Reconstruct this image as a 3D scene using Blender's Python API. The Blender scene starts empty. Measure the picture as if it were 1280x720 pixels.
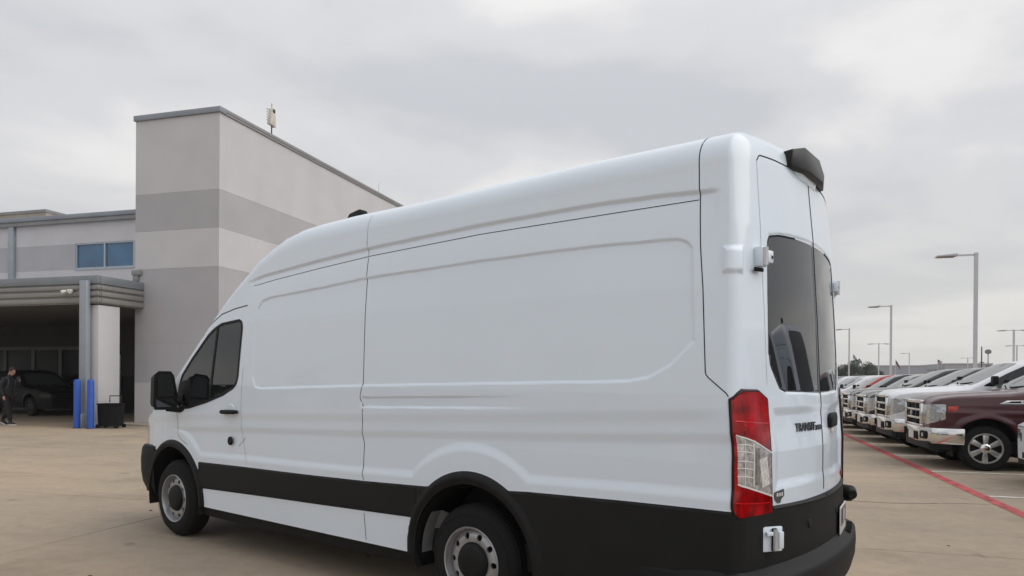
import bpy, bmesh, math, random
import numpy as np
from mathutils import Vector, Matrix
random.seed(7); rng = np.random.default_rng(7)
SC = bpy.context.scene; COL = SC.collection
R = math.radians
# ---------------------------------------------------------------- camera
HEAD = R(16.5)                      # camera looks 16.5 deg left of the lot grid's +Y
cam_d = bpy.data.cameras.new('camera'); cam = bpy.data.objects.new('camera', cam_d); COL.objects.link(cam)
cam_d.sensor_width = 36; cam_d.lens = 895.6/1280*36; cam_d.clip_start = .05; cam_d.clip_end = 4000
cam_d.shift_y = (475.945-360)/1280
pitch, roll = -.003, .007
F = Vector((-math.sin(HEAD)*math.cos(pitch), math.cos(HEAD)*math.cos(pitch), math.sin(pitch)))
Rt = Vector((math.cos(HEAD), math.sin(HEAD), 0)); Up = Rt.cross(F)
R2 = Rt*math.cos(roll)+Up*math.sin(roll); U2 = Up*math.cos(roll)-Rt*math.sin(roll)
M = Matrix((R2, U2, -F)).transposed().to_4x4(); M.translation = (0, 0, 1.521)
cam.matrix_world = M; SC.camera = cam
# ---------------------------------------------------------------- light
SC.view_settings.view_transform = 'Standard'; SC.view_settings.look = 'None'
SC.view_settings.exposure = .13; SC.view_settings.gamma = 1
SUN_EL, SUN_AZ = R(46), R(88)       # azimuth from +Y towards +X
W = bpy.data.worlds.new('World'); SC.world = W; W.use_nodes = True
nt = W.node_tree; nt.nodes.clear(); N = nt.nodes.new; L = nt.links.new
out = N('ShaderNodeOutputWorld'); mixs = N('ShaderNodeMixShader')
bg1 = N('ShaderNodeBackground'); bg2 = N('ShaderNodeBackground')
sky = N('ShaderNodeTexSky'); sky.sky_type = 'NISHITA'; sky.sun_disc = False
sky.sun_elevation = SUN_EL; sky.sun_rotation = SUN_AZ
L(sky.outputs[0], bg1.inputs[0]); bg1.inputs[1].default_value = .1
tc = N('ShaderNodeTexCoord'); sep = N('ShaderNodeSeparateXYZ'); L(tc.outputs['Generated'], sep.inputs[0])
def mth(op, a, b=None, c=None, clamp=False):
    n = N('ShaderNodeMath'); n.operation = op; n.use_clamp = clamp
    for i, v in enumerate((a, b, c)):
        if v is None: continue
        if isinstance(v, (int, float)): n.inputs[i].default_value = v
        else: L(v, n.inputs[i])
    return n.outputs[0]
zc = mth('MAXIMUM', sep.outputs[2], 0.0)
den = mth('ADD', zc, .16)
cx = mth('DIVIDE', sep.outputs[0], den); cy = mth('DIVIDE', sep.outputs[1], den)
cmb = N('ShaderNodeCombineXYZ'); L(cx, cmb.inputs[0]); L(cy, cmb.inputs[1])
def noise(scale, detail, vec, rough=.5, dist=0.0, off=(0, 0, 0)):
    mp = N('ShaderNodeMapping'); mp.inputs['Location'].default_value = off; L(vec, mp.inputs[0])
    n = N('ShaderNodeTexNoise'); n.inputs['Scale'].default_value = scale; n.inputs['Detail'].default_value = detail
    n.inputs['Roughness'].default_value = rough; n.inputs['Distortion'].default_value = dist; L(mp.outputs[0], n.inputs['Vector'])
    return n.outputs['Fac']
n1 = noise(.8, 5, cmb.outputs[0], .45, .3, (3.1, 1.2, 0)); n2 = noise(1.7, 5, cmb.outputs[0], .5, .4, (7.7, 4.2, 2))
v = mth('ADD', mth('MULTIPLY', n1, .68), mth('MULTIPLY', n2, .32))
cr = N('ShaderNodeValToRGB'); L(v, cr.inputs[0])
cr.color_ramp.interpolation = 'EASE'
e = cr.color_ramp.elements
e[0].position = .41; e[0].color = (.525, .54, .57, 1)
e[1].position = .585; e[1].color = (.75, .74, .735, 1)
m_ = cr.color_ramp.elements.new(.50); m_.color = (.615, .617, .635, 1)
# towards the horizon the cloud deck goes slightly darker and warmer
hz = mth('SUBTRACT', 1.0, mth('DIVIDE', zc, .28, clamp=True), clamp=True)
hz = mth('MULTIPLY', hz, .75)
mx = N('ShaderNodeMixRGB'); L(hz, mx.inputs[0]); L(cr.outputs[0], mx.inputs[1]); mx.inputs[2].default_value = (.60, .59, .55, 1)
L(mx.outputs[0], bg2.inputs[0])
# an overcast sky is brightest overhead
L(mth('MULTIPLY_ADD', mth('MULTIPLY', mth('SUBTRACT', zc, .35, clamp=True), 1.0), .55, 1.06), bg2.inputs[1])
mixs.inputs[0].default_value = .97
L(bg1.outputs[0], mixs.inputs[1]); L(bg2.outputs[0], mixs.inputs[2]); L(mixs.outputs[0], out.inputs[0])
sd = bpy.data.lights.new('sun', 'SUN'); sd.energy = 1.3; sd.angle = R(60); sd.color = (1, .96, .9)
so = bpy.data.objects.new('sun', sd); COL.objects.link(so)
sv = Vector((math.sin(SUN_AZ)*math.cos(SUN_EL), math.cos(SUN_AZ)*math.cos(SUN_EL), math.sin(SUN_EL)))
so.rotation_euler = sv.to_track_quat('Z', 'Y').to_euler()
# ---------------------------------------------------------------- materials
MATS = {}
def mat(name, col, rough=.6, metal=0, coat=0, bump=0, bscale=200, var=0, vscale=3, spec=.5, alpha=1, emit=None, trans=0, dirt=None):
    if name in MATS: return MATS[name]
    m = bpy.data.materials.new(name); m.use_nodes = True; t = m.node_tree; b = t.nodes['Principled BSDF']
    b.inputs['Base Color'].default_value = (*col, 1); b.inputs['Roughness'].default_value = rough
    b.inputs['Metallic'].default_value = metal; b.inputs['Coat Weight'].default_value = coat; b.inputs['Coat Roughness'].default_value = .04
    b.inputs['Specular IOR Level'].default_value = spec; b.inputs['Alpha'].default_value = alpha
    b.inputs['Transmission Weight'].default_value = trans
    if emit: b.inputs['Emission Color'].default_value = (*emit, 1); b.inputs['Emission Strength'].default_value = 1
    c = t.nodes.new('ShaderNodeTexCoord')
    def nz(s, d=4, src='Object'):
        n = t.nodes.new('ShaderNodeTexNoise'); n.inputs['Scale'].default_value = s; n.inputs['Detail'].default_value = d
        t.links.new(c.outputs[src], n.inputs['Vector']); return n.outputs['Fac']
    if var:
        r = t.nodes.new('ShaderNodeValToRGB'); t.links.new(nz(vscale, 5), r.inputs[0])
        r.color_ramp.elements[0].position = .3; r.color_ramp.elements[1].position = .7
        r.color_ramp.elements[0].color = (*[max(0, x*(1-var)) for x in col], 1); r.color_ramp.elements[1].color = (*[min(1, x*(1+var)) for x in col], 1)
        t.links.new(r.outputs[0], b.inputs['Base Color'])
    if bump:
        bn = t.nodes.new('ShaderNodeBump'); bn.inputs['Strength'].default_value = bump; bn.inputs['Distance'].default_value = .01
        t.links.new(nz(bscale, 3), bn.inputs['Height']); t.links.new(bn.outputs[0], b.inputs['Normal'])
    MATS[name] = m; return m
WHITE = mat('white_paint_sky_tint', (.70, .78, .87), .27, coat=.5, var=.012, vscale=1.3)  # blue in the base colour stands in for reflected sky
BLACKP = mat('black_moulded_plastic', (.0055, .006, .0068), .6, bump=.15, bscale=500, var=.2, vscale=5, spec=.30)
GAP = mat('gap_shadow_rubber', (.012, .012, .013), .8, spec=.2)
GLASSD = mat('dark_tinted_glass', (.008, .010, .012), .03, coat=.0, spec=.55)
GLASSV = mat('privacy_glass', (.012, .013, .014), .02, coat=.0, spec=.9)
GLASSC = mat('windscreen_glass', (.075, .09, .088), .05, coat=.0, spec=.35)
RUBBER = mat('tyre_rubber', (.010, .010, .0105), .8, bump=.3, bscale=120, spec=.25)
STEEL = mat('silver_wheel_paint', (.36, .365, .38), .34, metal=.6, var=.06, vscale=9)
CHROME = mat('chrome', (.72, .72, .72), .12, metal=1)
ALU = mat('machined_alloy', (.55, .55, .55), .28, metal=.75)
DARKM = mat('dark_metal', (.03, .03, .032), .55, metal=.2)
LINER = mat('wheel_liner', (.010, .010, .011), .75)
PRIMER = mat('inner_body_paint', (.20, .205, .21), .5, var=.2, vscale=8)
RED = mat('red_lens', (.28, .002, .004), .14, coat=.0, spec=.5, var=.6, vscale=11)
REDL = mat('bright_red_lens', (.62, .012, .014), .15, coat=1, spec=.8, var=.3, vscale=20)
CLEAR = mat('clear_lens', (.50, .47, .46), .16, metal=.3, coat=1, var=.45, vscale=30)
AMBER = mat('red_reflector', (.45, .05, .04), .2, coat=.6)
BEZ = mat('lamp_bezel', (.02, .003, .004), .35, spec=.3)
HLAMP = mat('headlamp_lens', (.42, .44, .46), .12, metal=.45, coat=1, var=.35, vscale=25)
# ---------------------------------------------------------------- helpers
def tag(o, label=None, cat=None, group=None, kind=None):
    for k, v_ in (('label', label), ('category', cat), ('group', group), ('kind', kind)):
        if v_: o[k] = v_
    return o
def empty(name, label, cat, loc=(0, 0, 0), rz=0, group=None):
    o = bpy.data.objects.new(name, None); COL.objects.link(o); o.location = loc; o.rotation_euler = (0, 0, rz)
    o.empty_display_size = .2
    return tag(o, label, cat, group)
def npmesh(name, V, T, m, parent=None, normals=None, smooth=True):
    me = bpy.data.meshes.new(name); V = np.asarray(V, np.float32); T = np.asarray(T, np.int32)
    me.vertices.add(len(V)); me.vertices.foreach_set('co', V.ravel())
    me.loops.add(T.size); me.loops.foreach_set('vertex_index', T.ravel())
    me.polygons.add(len(T)); me.polygons.foreach_set('loop_start', np.arange(0, T.size, T.shape[1], dtype=np.int32))
    me.update(calc_edges=True)
    me.polygons.foreach_set('use_smooth', np.full(len(T), smooth)); me.materials.append(m)
    if normals is not None: me.normals_split_custom_set_from_vertices([tuple(n) for n in normals])
    o = bpy.data.objects.new(name, me); COL.objects.link(o)
    if parent: o.parent = parent
    return o
class MB:
    def __init__(s): s.V = []; s.F = []
    def add(s, vs, fs, m=None):
        k = len(s.V)
        s.V += [tuple((m @ Vector(v_)) if m else v_) for v_ in vs]; s.F += [tuple(i+k for i in f) for f in fs]; return s
    def box(s, x0, x1, y0, y1, z0, z1, m=None):
        vs = [(x, y, z) for z in (z0, z1) for y in (y0, y1) for x in (x0, x1)]
        return s.add(vs, [(0, 2, 3, 1), (4, 5, 7, 6), (0, 1, 5, 4), (2, 6, 7, 3), (0, 4, 6, 2), (1, 3, 7, 5)], m)
    def prism(s, pts, d0, d1, axis='y'):
        n = len(pts); f = {'y': lambda a, b, d: (a, d, b), 'x': lambda a, b, d: (d, a, b), 'z': lambda a, b, d: (a, b, d)}[axis]
        vs = [f(a, b, d0) for a, b in pts]+[f(a, b, d1) for a, b in pts]
        fs = [tuple(range(n))[::-1], tuple(range(n, 2*n))]+[(i, (i+1) % n, n+(i+1) % n, n+i) for i in range(n)]
        return s.add(vs, fs)
    def tube(s, pts, r, n=10, cap=True):
        pts = [Vector(p) for p in pts]; rs = r if isinstance(r, (list, tuple)) else [r]*len(pts); rings = []
        prev = None
        for i, p in enumerate(pts):
            t = ((pts[min(i+1, len(pts)-1)]-pts[max(i-1, 0)])).normalized()
            a = prev if prev is not None else (Vector((0, 0, 1)) if abs(t.z) < .9 else Vector((1, 0, 0)))
            u = t.cross(a).normalized(); w = u.cross(t).normalized(); prev = w
            rings.append([tuple(p+rs[i]*(math.cos(6.28318*k/n)*u+math.sin(6.28318*k/n)*w)) for k in range(n)])
        vs = [v_ for rr in rings for v_ in rr]
        fs = [(i*n+k, i*n+(k+1) % n, (i+1)*n+(k+1) % n, (i+1)*n+k) for i in range(len(pts)-1) for k in range(n)]
        if cap: fs += [tuple(range(n))[::-1], tuple((len(pts)-1)*n+k for k in range(n))]
        return s.add(vs, fs)
    def lathe(s, prof, n=48, m=None, a0=0, a1=6.283185):   # prof: (radius, y) round the local Y axis
        full = a1-a0 > 6.28; k = n if full else n+1
        vs = [(r*math.cos(a0+(a1-a0)*i/n), y, r*math.sin(a0+(a1-a0)*i/n)) for r, y in prof for i in range(k)]
        fs = []
        for j in range(len(prof)-1):
            for i in range(n):
                a, b = j*k+i, j*k+(i+1) % k; fs.append((a, a+k, b+k, b))
        return s.add(vs, fs, m)
    def build(s, name, m, parent=None, smooth=False, bevel=0, seg=2, auto=False):
        me = bpy.data.meshes.new(name); me.from_pydata(s.V, [], s.F); me.update()
        bm = bmesh.new(); bm.from_mesh(me)
        if bevel:
            bmesh.ops.remove_doubles(bm, verts=bm.verts, dist=1e-5)
            ed = [e_ for e_ in bm.edges if len(e_.link_faces) == 2 and e_.calc_face_angle(0) > .6]
            bmesh.ops.bevel(bm, geom=ed, offset=bevel, segments=seg, profile=.5, affect='EDGES', clamp_overlap=True)
        bmesh.ops.recalc_face_normals(bm, faces=bm.faces); bm.to_mesh(me); bm.free()
        me.polygons.foreach_set('use_smooth', [bool(smooth or bevel)]*len(me.polygons))
        if smooth or bevel: me.set_sharp_from_angle(angle=R(38))
        me.materials.append(m); o = bpy.data.objects.new(name, me); COL.objects.link(o)
        if parent: o.parent = parent
        return o
def copy_tree(o, parent=None):
    c = o.copy(); COL.objects.link(c)
    if parent: c.parent = parent
    for ch in list(o.children): copy_tree(ch, c)
    return c
def text(name, body, size, m, mw, parent=None, depth=.002, bold=.0, align='CENTER'):
    cu = bpy.data.curves.new(name, 'FONT'); cu.body = body; cu.size = size; cu.extrude = depth; cu.offset = bold; cu.align_x = align
    o = bpy.data.objects.new(name+'_tmp', cu); COL.objects.link(o)
    me = bpy.data.meshes.new_from_object(o.evaluated_get(bpy.context.evaluated_depsgraph_get()))
    bpy.data.objects.remove(o); me.materials.clear(); me.materials.append(m)
    r = bpy.data.objects.new(name, me); COL.objects.link(r)
    if parent: r.parent = parent
    r.matrix_local = mw; return r
def sst(a, b, x):
    t = np.clip((x-a)/(b-a), 0, 1); return t*t*(3-2*t)
def poly(px, pz, vs):
    """signed distance to a polygon, negative inside"""
    vs = np.array(vs, float); d = np.full(px.shape, 1e9); s = np.zeros(px.shape, bool); n = len(vs)
    for i in range(n):
        a, b = vs[i], vs[(i+1) % n]; ex, ez = b-a; wx, wz = px-a[0], pz-a[1]
        t = np.clip((wx*ex+wz*ez)/(ex*ex+ez*ez+1e-12), 0, 1); d = np.minimum(d, (wx-ex*t)**2+(wz-ez*t)**2)
        c = ((a[1] > pz) != (b[1] > pz)) & (px < (b[0]-a[0])*(pz-a[1])/(b[1]-a[1]+1e-12)+a[0]); s ^= c
    return np.where(s, -1, 1)*np.sqrt(d)
def sheet(pf, us, vs, sdfs):
    """a grid over a parametric surface whose lines are snapped to the zero sets of sdfs"""
    U, V = np.meshgrid(us, vs, indexing='ij'); lock = np.zeros(U.shape, bool); Ds = []
    for f in sdfs:
        D = f(pf(U, V), U, V); best = np.full(U.shape, 9.); nu, nv = U.copy(), V.copy()
        for ax, st in ((0, 1), (0, -1), (1, 1), (1, -1)):
            Dn, Un, Vn = (np.roll(q, -st, ax) for q in (D, U, V))
            ok = (D*Dn < 0) & (np.abs(D) <= np.abs(Dn)) & ~lock
            sl = [slice(None)]*2; sl[ax] = -1 if st == 1 else 0; ok[tuple(sl)] = False
            t = np.where(ok, D/(D-Dn+1e-12), 9.); bt = t < best
            best = np.where(bt, t, best); nu = np.where(bt, U+(Un-U)*t, nu); nv = np.where(bt, V+(Vn-V)*t, nv)
        mv = best < 1; U, V = np.where(mv, nu, U), np.where(mv, nv, V); lock |= mv
        D = np.where(mv, 0, D); Ds.append(D)
    P = pf(U, V); e_ = 1.5e-3
    u0, u1, v0, v1 = us.min(), us.max(), vs.min(), vs.max()
    Nn = np.cross(pf(np.minimum(U+e_, u1), V)-pf(np.maximum(U-e_, u0), V), pf(U, np.minimum(V+e_, v1))-pf(U, np.maximum(V-e_, v0)))
    Nn /= np.linalg.norm(Nn, axis=-1, keepdims=True)+1e-12
    nI, nJ = U.shape; idx = np.arange(nI*nJ).reshape(nI, nJ)
    a, b, c, d = (q.ravel() for q in (idx[:-1, :-1], idx[1:, :-1], idx[1:, 1:], idx[:-1, 1:]))
    alt = np.zeros(a.shape, bool)
    for D in Ds: Df = D.ravel(); alt |= Df[a]*Df[c] < 0
    T = np.concatenate([np.where(alt[:, None], np.stack([a, b, d], 1), np.stack([a, b, c], 1)), np.where(alt[:, None], np.stack([b, c, d], 1), np.stack([a, c, d], 1))])
    In = [D.ravel()[T].sum(1) < 0 for D in Ds]
    return P.reshape(-1, 3), Nn.reshape(-1, 3), T, In
def emit_part(name, chunks, m, parent, mirror=(False,)):
    """chunks: list of (P, N, T, mask, flip) joined into one mesh"""
    Vs, Ns, Ts, k = [], [], [], 0
    for P, Nn, T, mask, flip in chunks:
        t = T[mask]
        if not len(t): continue
        used, inv = np.unique(t, return_inverse=True); inv = inv.reshape(t.shape); p, n = P[used].copy(), Nn[used].copy()
        g = np.cross(p[inv[:, 1]]-p[inv[:, 0]], p[inv[:, 2]]-p[inv[:, 0]]); keep = np.linalg.norm(g, axis=1) > 1e-9; inv = inv[keep]; g = g[keep]
        # orient faces and normals outward (flip tells that the sheet's cross product points inward)
        if flip: n = -n
        w = (g*n[inv[:, 0]]).sum(1) < 0; inv[w] = inv[w][:, ::-1]
        for s in mirror:
            q, r = p.copy(), n.copy(); i2 = inv.copy()
            if s: q[:, 1] *= -1; r[:, 1] *= -1; i2 = i2[:, ::-1]
            Vs.append(q); Ns.append(r); Ts.append(i2+k); k += len(q)
    return npmesh(name, np.concatenate(Vs), np.concatenate(Ts), m, parent, np.concatenate(Ns))
def rnd_box(x, y, z, X0, X1, ZT, rr, rf, ry, rz, p=2.2):
    """project points of a box surface to a rounded box; returns point and outward direction"""
    cx_ = np.clip(x, X0+rr, X1-rf); cy_ = np.minimum(y, 1-ry); cz_ = np.minimum(z, ZT-rz)
    rx = np.where(x < cx_, rr, rf); dx, dy, dz = (x-cx_)/rx, np.maximum(y-cy_, 0)/ry, np.maximum(z-cz_, 0)/rz
    n = (np.abs(dx)**p+dy**p+dz**p)**(1/p)+1e-12
    return cx_+rx*dx/n, cy_+ry*dy/n, cz_+rz*dz/n, dx/n, dy/n, dz/n
# ================================================================ GROUND
def slab_material():
    m = bpy.data.materials.new('lot_concrete'); m.use_nodes = True; t = m.node_tree; b = t.nodes['Principled BSDF']
    g = t.nodes.new('ShaderNodeNewGeometry'); oi = t.nodes.new('ShaderNodeObjectInfo'); ln = t.links.new
    def nz(s, d, r=.55, sc=(1, 1, 1)):
        mp = t.nodes.new('ShaderNodeMapping'); mp.inputs['Scale'].default_value = sc; ln(g.outputs['Position'], mp.inputs[0])
        n = t.nodes.new('ShaderNodeTexNoise'); n.inputs['Scale'].default_value = s; n.inputs['Detail'].default_value = d; n.inputs['Roughness'].default_value = r
        ln(mp.outputs[0], n.inputs['Vector']); return n.outputs['Fac']
    def ramp(f, *st):
        r = t.nodes.new('ShaderNodeValToRGB'); ln(f, r.inputs[0]); el = r.color_ramp.elements
        while len(el) < len(st): el.new(.5)
        for q, (p, c) in zip(el, st): q.position = p; q.color = (*c, 1)
        return r.outputs[0]
    def mx(mode, f, a, b_):
        n = t.nodes.new('ShaderNodeMixRGB'); n.blend_type = mode
        for i, v_ in enumerate((f, a, b_)):
            if isinstance(v_, (int, float)): n.inputs[i].default_value = v_
            elif isinstance(v_, tuple): n.inputs[i].default_value = (*v_, 1)
            else: ln(v_, n.inputs[i])
        return n.outputs[0]
    base = ramp(nz(.22, 4), (.36, (.305, .255, .198)), (.5, (.35, .283, .212)), (.64, (.40, .312, .226)))
    c = mx('MULTIPLY', 1, base, ramp(nz(1.3, 6, .6, (.35, 1, 1)), (.32, (.88, .885, .89)), (.5, (1, 1, 1)), (.72, (1.06, 1.05, 1.03))))
    c = mx('MULTIPLY', .8, c, ramp(nz(7, 6, .7), (.3, (.86, .86, .86)), (.6, (1.05, 1.05, 1.05))))
    c = mx('MULTIPLY', .7, c, ramp(nz(90, 2, .7), (.25, (.84, .84, .84)), (.7, (1.1, 1.1, 1.1))))
    c = mx('MULTIPLY', .75, c, ramp(nz(.8, 3, .6), (.56, (1, 1, 1)), (.70, (.74, .73, .72))))
    c = mx('MULTIPLY', 1, c, ramp(nz(2.6, 3, .5), (.66, (1, 1, 1)), (.74, (.70, .69, .68))))
    rv = ramp(oi.outputs['Random'], (0, (.93, .93, .94)), (1, (1.05, 1.04, 1.02)))
    c = mx('MULTIPLY', 1, c, rv)
    ln(c, b.inputs['Base Color']); b.inputs['Roughness'].default_value = .78; b.inputs['Specular IOR Level'].default_value = .35
    bn = t.nodes.new('ShaderNodeBump'); bn.inputs['Strength'].default_value = .25; bn.inputs['Distance'].default_value = .004
    ln(nz(140, 4, .7), bn.inputs['Height']); ln(bn.outputs[0], b.inputs['Normal'])
    return m
SLAB = slab_material()
FARG = mat('far_ground', (.20, .185, .15), .9, var=.25, vscale=.02)
JOINT = mat('joint_filler', (.05, .045, .04), .9, var=.3, vscale=4)
ground = MB().add([(-1500, -1500, -.03), (1500, -1500, -.03), (1500, 1500, -.03), (-1500, 1500, -.03)], [(0, 1, 2, 3)]).build('ground', FARG)
tag(ground, 'flat tan ground running out to the horizon', kind='structure')
lot = bpy.data.objects.new('parking_lot', None); COL.objects.link(lot); tag(lot, 'tan concrete parking lot poured in square slabs', kind='structure')
MB().add([(-56, -14, -.014), (90, -14, -.014), (90, 210, -.014), (-56, 210, -.014)], [(0, 1, 2, 3)]).build('joint_bed', JOINT, lot)
S = 4.57; X0s, Y0s = -15.0-9*S, 7.15-4*S
def slab_mesh(sx, sy):
    g_ = .007; b = .006
    vs = [(g_, g_, -.012), (sx-g_, g_, -.012), (sx-g_, sy-g_, -.012), (g_, sy-g_, -.012), (g_, g_, -b), (sx-g_, g_, -b), (sx-g_, sy-g_, -b), (g_, sy-g_, -b),
          (g_+b, g_+b, 0), (sx-g_-b, g_+b, 0), (sx-g_-b, sy-g_-b, 0), (g_+b, sy-g_-b, 0)]
    fs = [(0, 1, 5, 4), (1, 2, 6, 5), (2, 3, 7, 6), (3, 0, 4, 7), (4, 5, 9, 8), (5, 6, 10, 9), (6, 7, 11, 10), (7, 4, 8, 11), (8, 9, 10, 11)]
    return vs, fs
me_s = bpy.data.meshes.new('concrete_slab'); me_s.from_pydata(*[slab_mesh(S, S)[0], [], slab_mesh(S, S)[1]]); me_s.materials.append(SLAB)
for i in range(17):
    for j in range(15):
        o = bpy.data.objects.new('concrete_slab', me_s); COL.objects.link(o); o.parent = lot; o.location = (X0s+i*S, Y0s+j*S, 0)
far = MB(); vs, fs = slab_mesh(2*S, 2*S)
def far_cell(x, y, wx, wy): far.add([(x+a*wx/(2*S), y+b_*wy/(2*S), c) for a, b_, c in vs], fs)
for j in range(24):
    for i in range(8): far_cell(X0s+17*S+i*2*S, Y0s+j*2*S, 2*S, 2*S)
for j in range(16):
    for i in range(17): far_cell(X0s+i*S, Y0s+15*S+j*2*S, S, 2*S)
far.build('far_concrete_slabs', SLAB, lot)['kind'] = 'stuff'
REDP = mat('red_line_paint', (.42, .065, .07), .7, var=.22, vscale=5, bump=.1)
WLP = mat('white_line_paint', (.62, .60, .56), .7, var=.2, vscale=6, bump=.1)
def worn_paint(m, x0):
    t = m.node_tree; b = t.nodes['Principled BSDF']; g = t.nodes.new('ShaderNodeNewGeometry'); n = t.nodes.new('ShaderNodeTexNoise'); n.inputs['Scale'].default_value = 5; n.inputs['Detail'].default_value = 8; n.inputs['Roughness'].default_value = .75
    r = t.nodes.new('ShaderNodeValToRGB'); r.color_ramp.elements[0].position = .34; r.color_ramp.elements[1].position = .44
    t.links.new(g.outputs['Position'], n.inputs['Vector']); t.links.new(n.outputs['Fac'], r.inputs[0]); t.links.new(r.outputs[0], b.inputs['Alpha'])
worn_paint(REDP, 0); worn_paint(WLP, 0)
tag(MB().add([(3.22, -14, .004), (3.37, -14, .004), (3.37, 75, .004), (3.22, 75, .004)], [(0, 1, 2, 3)]).build('red_line', REDP), 'long red painted line running past the noses of the parked pickups', kind='structure')
for k in range(-8, 22):
    y = 10.93+2.72*k
    tag(MB().add([(3.38, y-.05, .004), (9.2, y-.05, .004), (9.2, y+.05, .004), (3.38, y+.05, .004)], [(0, 1, 2, 3)]).build('stall_line', WLP), kind='structure')
# hairline cracks in the slabs: thin dark strips
CR = MB()
for (x, y, a, n_, st) in ((-7.5, 7.9, .1, 26, .22), (-2.6, 4.2, .3, 16, .12), (.9, 5.9, .05, 22, .12), (1.4, 4.9, -.5, 12, .1), (.6, 9.8, .2, 14, .2), (-12, 10, 1.2, 14, .25)):
    p = Vector((x, y, .003)); ang = a; pts = [p.copy()]
    for k in range(n_): ang += random.uniform(-.35, .35)*.6; ang = ang*.9+a*.1; p = p+Vector((math.cos(ang), math.sin(ang), 0))*st; pts.append(p.copy())
    for i in range(len(pts)-1):
        d_ = (pts[i+1]-pts[i]).normalized(); nn = Vector((-d_.y, d_.x, 0)); w = .004+.004*random.random()
        CR.add([tuple(pts[i]-nn*w), tuple(pts[i+1]-nn*w), tuple(pts[i+1]+nn*w), tuple(pts[i]+nn*w)], [(0, 1, 2, 3)])
o = CR.build('ground_cracks', JOINT, lot); o['kind'] = 'stuff'
# small debris
db = MB()
for (x, y) in ((-3.3, 6.0), (-2.9, 5.5), (.62, 5.7), (1.05, 6.1), (2.0, 7.5), (.3, 5.1), (-4.6, 4.3), (-8.5, 5.3), (1.3, 8.4), (1.9, 5.6), (-6.2, 6.6)):
    r_ = random.uniform(.008, .02); db.add([(x+r_*1.4*math.cos(a), y+r_*math.sin(a), .002) for a in (0, 1.3, 2.4, 3.5, 5)]+[(x, y, r_*.7)], [(0, 1, 5), (1, 2, 5), (2, 3, 5), (3, 4, 5), (4, 0, 5)])
db.build('pebbles', mat('pebble', (.06, .05, .04), .9), lot)['kind'] = 'stuff'
# ================================================================ DEALERSHIP BUILDING
STL = mat('light_stucco', (.56, .555, .575), .85, bump=.35, bscale=60, var=.05, vscale=.8)
STD = mat('grey_stucco', (.42, .418, .44), .85, bump=.35, bscale=60, var=.05, vscale=.8)
STM = mat('mid_stucco', (.415, .41, .435), .85, bump=.35, bscale=60, var=.05, vscale=.8)
STB = mat('base_stucco', (.56, .54, .56), .85, bump=.35, bscale=60, var=.05, vscale=.8)
CAPM = mat('blue_grey_coping', (.25, .275, .32), .45, metal=.2, var=.08, vscale=1)
CAPM2 = mat('weathered_coping', (.26, .265, .27), .5, metal=.2, var=.1, vscale=1)
CANM = mat('canopy_corrugated_metal', (.24, .235, .225), .5, metal=.1, var=.08, vscale=2)
FASC = mat('canopy_top_flashing', (.21, .235, .26), .45, metal=.2, var=.06, vscale=2)
SPOUT = mat('downspout_metal', (.30, .335, .38), .4, metal=.2, var=.05, vscale=3)
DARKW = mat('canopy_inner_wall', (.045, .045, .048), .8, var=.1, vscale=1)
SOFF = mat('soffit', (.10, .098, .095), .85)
WFR = mat('window_frame_aluminium', (.40, .45, .50), .4, metal=.4)
WGL = mat('blue_reflective_glass', (.025, .11, .22), .06, coat=.2, spec=.8, var=.25, vscale=.7)
DGL = mat('door_glass', (.018, .02, .021), .1, spec=.3)
X1, Y1 = -14.76, 18.36
bld = empty('dealership_building', 'tall grey stucco block with darker horizontal band and metal coping', 'building', (X1, Y1, 0))
def lb(o_, ox=X1, oy=Y1): o_.location = (-ox, -oy, 0) if False else o_.location; return o_
def part(parent, name, m, boxes, origin, bevel=0, label=None):
    mb = MB()
    for b in boxes: mb.box(b[0]-origin[0], b[1]-origin[0], b[2]-origin[1], b[3]-origin[1], b[4], b[5])
    o_ = mb.build(name, m, parent, bevel=bevel)
    if label: o_['label'] = label
    return o_
O1 = (X1, Y1)
XL = -17.9
bands = [(0, 1.32, STB), (1.32, 2.58, STM), (2.58, 4.88, STM), (4.88, 6.07, STL), (6.07, 7.23, STD), (7.23, 9.56, STL)]
for z0, z1, m in bands:
    # front panel and long side panel butt at the corner, joints recessed 12 mm
    part(bld, 'wall_panel', m, [(XL, X1, Y1, Y1+.3, z0, z1-.005)], O1)
    part(bld, 'wall_panel', m, [(X1-.3, X1, Y1+.302, Y1+46, z0, z1-.005)], O1)
part(bld, 'wall_core', STM, [(XL+.02, X1-.012, Y1+.012, Y1+45.9, .01, 9.54)], O1)
part(bld, 'roof_coping', CAPM, [(XL-.05, X1+.06, Y1-.06, Y1+.25, 9.56, 9.73)], O1, .012)
part(bld, 'roof_coping', CAPM2, [(X1-.24, X1+.06, Y1+.252, Y1+46, 9.62, 9.73), (X1-.24, X1+.045, Y1+.252, Y1+46, 9.55, 9.618)], O1, .012, 'long grey coping on the side parapet')
part(bld, 'ledge', CAPM2, [(XL-.06, XL+.28, Y1-.10, Y1, 4.70, 4.86), (XL-.04, XL+.16, Y1-.07, Y1, 4.52, 4.70)], O1, .01)
part(bld, 'side_wall', STM, [(XL, XL+.018, Y1+.30, Y1+46, 0, 9.5)], O1)
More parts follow.
